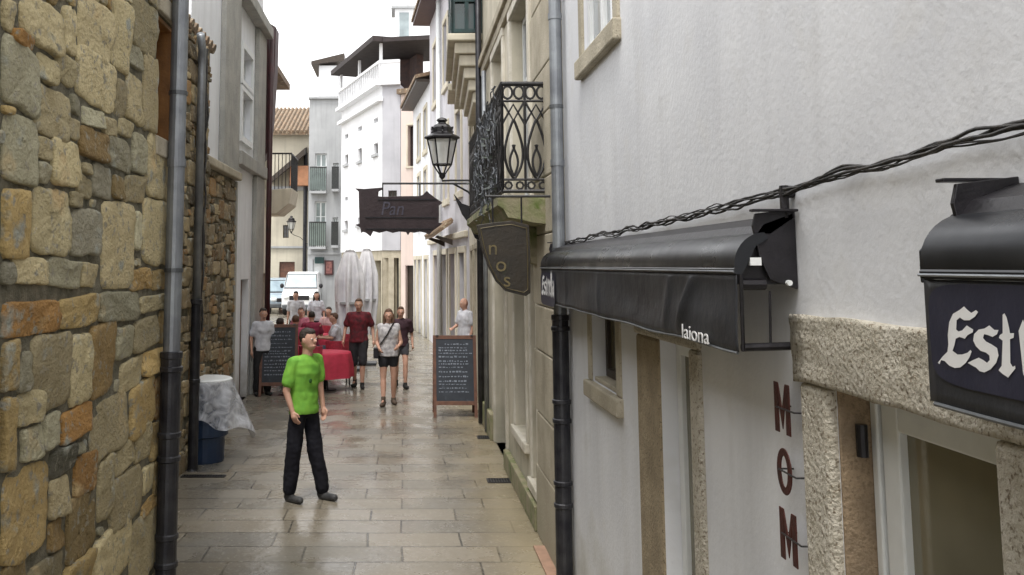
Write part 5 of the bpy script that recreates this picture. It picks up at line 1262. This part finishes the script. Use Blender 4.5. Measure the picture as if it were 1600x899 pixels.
def person(label, loc, rz, H=1.75, J=None, top=None, bottom=None, sleeves='short', legs='long', shoes=None, hairm=None, female=False, vox=.014, group=None, hairlong=False, bald=False, bag=None, fat=1.0):
    k = H/1.75
    t = empty('person', loc, rz, label, 'person', group)
    j = dict(pelvis=V((0,0,.95)), waist=V((0,0,1.08)), chest=V((0,0,1.28)), neck=V((0,.0,1.47)), head=V((0,.03,1.62)),
             shL=V((-.18,0,1.41)), shR=V((.18,0,1.41)), elL=V((-.23,-.03,1.13)), elR=V((.23,-.03,1.13)), wrL=V((-.23,.05,.88)), wrR=V((.23,.05,.88)),
             hiL=V((-.09,0,.92)), hiR=V((.09,0,.92)), knL=V((-.10,.03,.50)), knR=V((.10,.03,.50)), anL=V((-.11,0,.09)), anR=V((.11,0,.09)), tL=V((-.03,.15,0)), tR=V((.03,.15,0)))
    if female: j['shL'].x = -.155; j['shR'].x = .155
    if J:
        for a, b in J.items(): j[a] = V(b)
    j = {a: b*k for a, b in j.items()}
    hd = j['head']; f = fat
    fx = (j['hiL']+j['hiR'])/2
    P = [('c', j['neck']-V((0,0,.06)), hd-V((0,.01,.05)), .058*k, .052*k),
         ('e', hd, (.074*k,.092*k,.112*k)), ('e', hd+V((0,.025*k,-.05*k)), (.056*k,.065*k,.062*k)), ('e', hd+V((0,.098*k,-.012*k)), (.013*k,.02*k,.02*k)),
         ('e', hd+V((-.076*k,.0,-.008*k)), (.012*k,.02*k,.03*k)), ('e', hd+V((.076*k,.0,-.008*k)), (.012*k,.02*k,.03*k)), ('e', hd+V((0,.085*k,-.062*k)), (.026*k,.016*k,.012*k)),
         ('e', (j['chest']*.6+j['waist']*.4), (.14*k*f,.095*k*f,.20*k)), ('c', j['shL'], j['shR'], .062*k, .062*k), ('e', (j['chest']+V((0,0,.05*k))), (.165*k,.10*k,.13*k)), ('e', j['pelvis'], (.145*k*f,.105*k*f,.11*k)), ('e', j['waist'], (.13*k*f,.095*k*f,.12*k))]
    fine = vox <= .009
    for s in 'LR':
        sg = -1 if s == 'L' else 1
        sh, el, wr, hi, kn, an, tt = (j[a+s] for a in ('sh','el','wr','hi','kn','an','t'))
        P += [('c', sh, el, .050*k, .038*k), ('c', el, wr, .038*k, .025*k), ('c', hi, kn, .083*k*f, .055*k), ('c', kn, kn.lerp(an, .35), .052*k, .056*k), ('c', kn.lerp(an, .35), an, .056*k, .036*k)]
        P += [('c', an+V((0,0,-.035)), an+tt*.7+V((0,0,-.045)), .026*k, .020*k)]
        d = (wr-el).normalized(); pc = wr+d*.055*k
        # palm and fingers
        side = V((1,0,0)) if abs(d.x) < .8 else V((0,1,0)); w = (side-d*side.dot(d)).normalized(); n_ = d.cross(w)
        fw = w if fine else w
        # palms face the thigh: spread fingers along body's forward axis
        sp_ = (V((0,1,0))-d*d.y).normalized() if abs(d.y) < .9 else V((0,0,1)); pn = d.cross(sp_)
        inward = V((-sg,0,0)); inward = (inward-d*inward.dot(d)).normalized()
        P += [('c', wr, pc, .024*k, .032*k), ('c', pc+sp_*.018*k, pc-sp_*.018*k, .020*k, .020*k)]
        for q_, (off, ln) in enumerate(((.030,.075),(.010,.085),(-.010,.08),(-.030,.062))):
            a0_ = pc+sp_*off*k+d*.012*k; a1_ = a0_+(d*.62+inward*.15).normalized()*ln*.5*k; a2_ = a1_+(d*.75+inward*.65).normalized()*ln*.5*k
            P += [('c', a0_, a1_, .0095*k, .0088*k, 8), ('c', a1_, a2_, .0088*k, .0075*k, 8)]
        th0 = wr+d*.025*k+sp_*.024*k; th1 = th0+(d*.6+sp_*.7+inward*.2).normalized()*.04*k; th2 = th1+(d*.95+inward*.3).normalized()*.03*k
        P += [('c', th0, th1, .013*k, .0105*k, 8), ('c', th1, th2, .0105*k, .008*k, 8)]
    body = blob('body', P, skin, t, voxel=vox if not fine else .0065, smooth=2)
    # face
    for sg in (-1, 1):
        bm = B(); ellip(bm, hd+V((sg*.030*k, .080*k, .012*k)), (.013*k,.010*k,.008*k)); e_ = obj('eye', bm, eyem, t, smooth=True)
        bm = B(); ellip(bm, hd+V((sg*.030*k, .0885*k, .012*k)), (.006*k,.004*k,.006*k)); obj('pupil', bm, pup, e_, smooth=True)
    bm = B(); ellip(bm, hd+V((0,.096*k,-.062*k)), (.022*k,.008*k,.006*k)); obj('mouth', bm, lips, t, smooth=True)
    # hair
    if not bald:
        hp = [('e', hd+V((0,-.026*k,.032*k)), (.081*k,.086*k,.092*k)), ('e', hd+V((0,.010*k,.078*k)), (.062*k,.070*k,.040*k))]
        if hairlong: hp += [('e', hd+V((0,-.055*k,-.06*k)), (.085*k,.055*k,.12*k)), ('c', hd+V((-.075*k,-.01,.0)), hd+V((-.085*k,.0,-.16*k)), .03*k, .025*k), ('c', hd+V((.075*k,-.01,.0)), hd+V((.085*k,.0,-.16*k)), .03*k, .025*k)]
        blob('hair', hp, hairm or hair, t, voxel=.009 if fine else .014, smooth=1, wrinkle=.005, wscale=40)
    # top
    yaw = math.atan2((j['shR']-j['shL']).y, (j['shR']-j['shL']).x); ct, st_ = abs(math.cos(yaw)), abs(math.sin(yaw))
    def el_(c, a, b): return (c, (a*ct+b*st_)*k*f, (b*ct+a*st_*.6)*k*f)
    hem = -.07 if j['pelvis'].z > .7*k else .0
    tp = [('c', j['shL']+V((.0,0,0)), j['shR'], .066*k, .066*k), ('c', j['neck']-V((0,0,.06*k)), j['neck']-V((0,0,.005*k)), .085*k, .062*k),
          ('l', [el_(j['pelvis']+V((0,0,hem*k)), .178, .132), el_(j['pelvis']+V((0,0,.06*k)), .172, .130), el_(j['waist']+V((0,0,.03*k)), .163, .122), el_(j['chest'].lerp(j['waist'],.45), .170, .124), el_(j['chest']+V((0,.005,.02*k)), .182, .128), el_(j['chest']+V((0,0,.10*k)), .180, .118), el_(j['chest']+V((0,0,.155*k)), .150, .090), el_(j['chest']+V((0,0,.185*k)), .09, .07)])]
    if female: tp += [('e', j['chest']+V((-.065*k,.085*k,.02*k)), (.06*k,.05*k,.06*k)), ('e', j['chest']+V((.065*k,.085*k,.02*k)), (.06*k,.05*k,.06*k))]
    for s in 'LR':
        sh, el, wr = j['sh'+s], j['el'+s], j['wr'+s]
        if sleeves == 'short': tp.append(('c', sh, sh.lerp(el, .66), .066*k, .072*k))
        elif sleeves == 'long': tp += [('c', sh, el, .068*k, .054*k), ('c', el, wr, .053*k, .040*k)]
        else: tp.append(('c', sh+V((0,0,-.01)), sh.lerp(el, .12), .064*k, .056*k))
    blob('shirt', tp, top, t, voxel=max(vox, .010), smooth=3, wrinkle=.009*k, wscale=7)
    # legs
    bt = [('e', j['pelvis']+V((0,0,-.01*k)), (.158*k*f,.118*k*f,.12*k))]
    for s in 'LR':
        hi, kn, an = j['hi'+s], j['kn'+s], j['an'+s]
        if legs == 'long': bt += [('c', hi, kn, .098*k*f, .082*k), ('c', kn, an+V((0,-.005,.03*k)), .080*k, .074*k)]
        elif legs == 'knee': bt += [('c', hi, hi.lerp(kn, 1.0), .100*k*f, .085*k)]
        else: bt += [('c', hi, hi.lerp(kn, .42), .098*k*f, .092*k)]
    blob('trousers' if legs == 'long' else 'shorts', bt, bottom, t, voxel=max(vox, .010), smooth=3, wrinkle=.011*k, wscale=11, zf=.45)
    for s in 'LR':
        an, tt = j['an'+s], j['t'+s]; u_ = tt.normalized()
        o_ = an - V((0,0,an.z-.045)) if an.z < .25 else an-V((0,0,.045))
        sp2 = [('e', o_-u_*.02+V((0,0,.005)), (.044,.055,.050)), ('c', o_-u_*.02+V((0,0,-.012)), o_+u_*.16+V((0,0,-.008)), .042, .036), ('c', an+V((0,0,-.03)), an+V((0,0,.012)), .042, .044)]
        blob('shoe', sp2, shoes or cloth('black_shoe', (.02,.02,.02)), t, voxel=.010, smooth=2)
    if bag:
        bm = B(); a = j['shL']+V((.06,.05,.07)); b = j['pelvis']+V((.20,.04,.06)); m_ = j['chest']+V((.02,.145,.0))
        tube(bm, [a, a.lerp(m_, .5)+V((0,.05,.01)), m_, m_.lerp(b, .5)+V((0,.03,0)), b], .012, 6); 
        hexa(bm, [b+V(q) for q in ((-.03,-.1,-.16),(.06,-.1,-.16),(.06,.1,-.16),(-.03,.1,-.16),(-.03,-.1,.02),(.06,-.1,.02),(.06,.1,.02),(-.03,.1,.02))]); obj('shoulder_bag', bm, bag, t, bevel=.01)
    return t
R_ = math.radians
# --- the man in the green shirt (stands turned to his left, i.e. to the right of the picture, three quarter)
gm = gnd(478, 782); 
RZ = R_(-128)       # forward (+Y local) turned towards the camera's right
Rinv = Matrix.Rotation(-RZ, 3, 'Z')
def loc_(wx, wy, z): # offsets in world axes -> local
    v = Rinv @ V((wx, wy, 0)); return (v.x, v.y, z)
J = dict(anL=loc_(.17, .05, .09), knL=loc_(.085,.03,.50), anR=loc_(-.16, -.05, .09), knR=loc_(-.125,-.07,.50), hiL=loc_(.025,.055,.92), hiR=loc_(-.085,-.06,.92),
         pelvis=loc_(-.03,0,.95), waist=loc_(-.03,0,1.08), chest=loc_(-.015,0,1.28), neck=loc_(.0,-.01,1.465), head=loc_(.012,-.03,1.63))
# in world terms: his right arm (camera left) hangs with hand at the pocket, left arm hangs behind on the right
J.update(shR=loc_(-.135,-.11,1.40), elR=loc_(-.20,-.14,1.12), wrR=loc_(-.13,-.17,.92), shL=loc_(.09,.12,1.41), elL=loc_(.12,.12,1.15), wrL=loc_(.16,.08,.93))
J['tL'] = tuple(Rinv @ V((.12,-.09,0))); J['tR'] = tuple(Rinv @ V((.11,-.10,0)))
lime = M('lime_green_cotton', (.20,.46,.05), (.12,.33,.035), scale=7, rough=.8, bump=.5, bscale=18)
pm = person('man in lime green t-shirt and loose black trousers standing in the lane', (gm.x, gm.y, 0), RZ, 1.75, J, lime, M('black_trousers', (.008,.008,.012), (.014,.014,.019), scale=9, rough=.9, bump=.5, bscale=20, spec=.2), 'short', 'long',
       M('black_trainer', (.02,.02,.022), (.06,.06,.06), scale=20, rough=.6), hair, vox=.009, fat=.92)
bm = B(); ch = V(J['chest']); d_ = (V((0,1,0)));
ellip(bm, (ch.x+.06, ch.y+.126, 1.22), (.022,.006,.024)); obj('shirt_print', bm, M('dark_green_print', (.03,.12,.02)), pm)
# --- walking couple etc.
def walk(ph=1, s=.16):
    return dict(anL=(-.09, s*ph, .09), knL=(-.095, s*ph*.6+.05, .50), anR=(.09, -s*ph*1.1, .13), knR=(.095, -s*ph*.2+.03, .49), elL=(-.25,-.10*ph,1.14), wrL=(-.26,-.06*ph+.05,.9), elR=(.25,.03*ph,1.14), wrR=(.26,.16*ph,.93))
g_ = gnd(560, 606)
Jr = walk(1, .13); Jr.update(elL=(-.27,-.06,1.15), wrL=(-.30,.03,.91), elR=(.27,-.03,1.15), wrR=(.29,.08,.92))
person('man in dark red t-shirt and dark knee length shorts walking past the parasols', (g_.x, g_.y, 0), R_(176), 1.76, Jr, cloth('dark_red_cotton', (.16,.012,.022), (.05,.01,.014)), cloth('black_shorts', (.02,.02,.024)), 'short', 'knee', None, hair2, fat=1.08)
g_ = gnd(607, 633)
Jw = walk(-1, .12); Jw.update(elL=(-.23,.0,1.12), wrL=(-.17,.20,1.06), elR=(.22,-.03,1.12), wrR=(.16,.19,1.02))
person('woman in pale patterned top and black shorts walking with a crossbody bag', (g_.x, g_.y, 0), R_(180), 1.66, Jw, M('pale_print_blouse', (.62,.60,.60), (.30,.29,.31), scale=16, rough=.8, bump=.3), cloth('black_shorts', (.02,.02,.024)), 'none', 'short', cloth('tan_sandal', (.10,.07,.05)), hair2, female=True, hairlong=True, bag=blackmetal, fat=1.1)
g_ = gnd(626, 606)
person('person walking close behind the woman, mostly hidden by her', (g_.x, g_.y, 0), R_(184), 1.60, walk(1, .14), cloth('dark_plum_cotton', (.05,.02,.03)), cloth('grey_shorts', (.06,.06,.07)), 'short', 'short', None, hair2)
g_ = gnd(727, 588)
person('bald man in white shirt standing in a doorway behind the right chalkboard', (gx(727, 18.9), 18.9, 0), R_(120), 1.74, dict(elR=(.24,.05,1.15), wrR=(.15,.22,1.10)), cloth('white_shirt', (.66,.67,.72), (.5,.51,.56)), cloth('dark_trousers', (.03,.03,.035)), 'short', 'long', None, None, bald=True, fat=1.1)
person('dark haired person in white top behind the left chalkboard', (gx(411, 17.0), 17.0, 0), R_(200), 1.62, None, cloth('white_shirt', (.66,.67,.72)), cloth('black_trousers_far', (.02,.02,.022)), 'short', 'long', None, hair, female=True)
def seated(label, px, yy, rz, topc, hm=hair, **k):
    Js = dict(pelvis=(0,-.02,.54), waist=(0,-.02,.67), chest=(0,-.01,.88), neck=(0,.01,1.07), head=(0,.04,1.22), shL=(-.18,0,1.01), shR=(.18,0,1.01), elL=(-.24,.10,.78), elR=(.24,.10,.78), wrL=(-.14,.32,.78), wrR=(.14,.32,.78),
              hiL=(-.09,.02,.52), hiR=(.09,.02,.52), knL=(-.11,.42,.50), knR=(.11,.42,.50), anL=(-.11,.40,.09), anR=(.11,.46,.09))
    return person(label, (gx(px, yy), yy, 0), rz, 1.74, Js, topc, cloth('blue_grey_trousers', (.06,.07,.10)), 'short', 'long', None, hm, group='people seated on the terrace', **k)
seated('seated person in white top nearest the lane at the terrace tables', 524, 20.6, R_(100), cloth('white_shirt', (.66,.67,.72)), hair2)
seated('seated person in crimson top with back to the camera at the terrace', 487, 21.3, R_(5), cloth('crimson_cotton', (.30,.03,.07)), hair)
seated('seated person in coral red top with back to the camera beside the left houses', 437, 18.6, R_(-20), cloth('coral_cotton', (.50,.07,.09)), hair)
seated('seated person in pink top with back to the camera just right of the left chalkboard', 462, 19.6, R_(8), cloth('rose_cotton', (.50,.08,.14)), hair2)
seated('seated person in pink top facing the camera at the middle terrace table', 470, 23.3, R_(185), cloth('pink_cotton', (.50,.16,.22)), hair2, female=True)
seated('seated person in striped pale top facing the camera farther right on the terrace', 514, 23.6, R_(165), cloth('pale_rose_cotton', (.55,.35,.36)), hair)
seated('seated person in black top at the farthest terrace table', 498, 26.8, R_(180), cloth('black_cotton', (.02,.02,.022)), hair)

person('short haired person in white shirt standing at the back of the terrace before the van', (gx(452, 23.8), 25.2, 0), R_(170), 1.70, None, cloth('white_shirt', (.66,.67,.72)), cloth('dark_trousers', (.03,.03,.035)), 'short', 'long', None, hair)
person('long haired person in white blouse standing at the back of the terrace', (gx(486, 24.2), 25.6, 0), R_(195), 1.68, None, cloth('white_shirt', (.66,.67,.72)), cloth('dark_trousers', (.03,.03,.035)), 'short', 'long', None, hair, female=True, hairlong=True)
# ------------------------------------------------------------------ camera, light, world
cam = bpy.data.cameras.new('camera'); co = bpy.data.objects.new('camera', cam); C.objects.link(co)
co.location = (0, 0, EYE); co.rotation_euler = (PI/2+PT, 0, 0)
cam.sensor_width = 36; cam.lens = 36*F/1600; cam.shift_x = (800-CX)/1600; cam.shift_y = -(449.5-CY)/1600; cam.clip_start = .05; cam.clip_end = 500
sc.camera = co
SE, SA = math.radians(66), math.radians(-160)     # azimuth measured from +Y towards +X
sun = bpy.data.lights.new('sun', 'SUN'); sun.energy = 1.1; sun.angle = math.radians(14); sun.color = (1, .96, .90)
so = bpy.data.objects.new('sun', sun); C.objects.link(so)
dirv = Vector((math.sin(SA)*math.cos(SE), math.cos(SA)*math.cos(SE), math.sin(SE)))
so.rotation_euler = dirv.to_track_quat('Z', 'Y').to_euler(); so.location = (0, 0, 30)
w = bpy.data.worlds.new('World'); sc.world = w; w.use_nodes = True; nt = w.node_tree; N = nt.nodes; L = nt.links
bg = N['Background']; sky = N.new('ShaderNodeTexSky'); sky.sky_type = 'NISHITA'; sky.sun_disc = False; sky.sun_elevation = SE; sky.sun_rotation = SA
sky.dust_density = 4; sky.air_density = 1.0
hs_ = N.new('ShaderNodeHueSaturation'); hs_.inputs['Saturation'].default_value = .16; L.new(sky.outputs[0], hs_.inputs['Color'])
# overcast veil: even pale cloud mixed over the clear sky
tc = N.new('ShaderNodeTexCoord'); nz_ = N.new('ShaderNodeTexNoise'); nz_.inputs['Scale'].default_value = 2.2; nz_.inputs['Detail'].default_value = 5; L.new(tc.outputs['Generated'], nz_.inputs['Vector'])
cr = N.new('ShaderNodeMapRange'); cr.inputs[1].default_value = .3; cr.inputs[2].default_value = .7; cr.inputs[3].default_value = 6.6; cr.inputs[4].default_value = 8.2; L.new(nz_.outputs['Fac'], cr.inputs[0])
cc = N.new('ShaderNodeCombineColor'); [L.new(cr.outputs[0], cc.inputs[i]) for i in range(3)]
mx = N.new('ShaderNodeMix'); mx.data_type = 'RGBA'; mx.inputs[0].default_value = .75; L.new(hs_.outputs[0], mx.inputs[6]); L.new(cc.outputs[0], mx.inputs[7])
L.new(mx.outputs[2], bg.inputs['Color']); bg.inputs['Strength'].default_value = .15
sc.view_settings.view_transform = 'Standard'; sc.view_settings.look = 'None'; sc.view_settings.gamma = 1; sc.view_settings.exposure = 1.15
sc.render.engine = 'CYCLES'
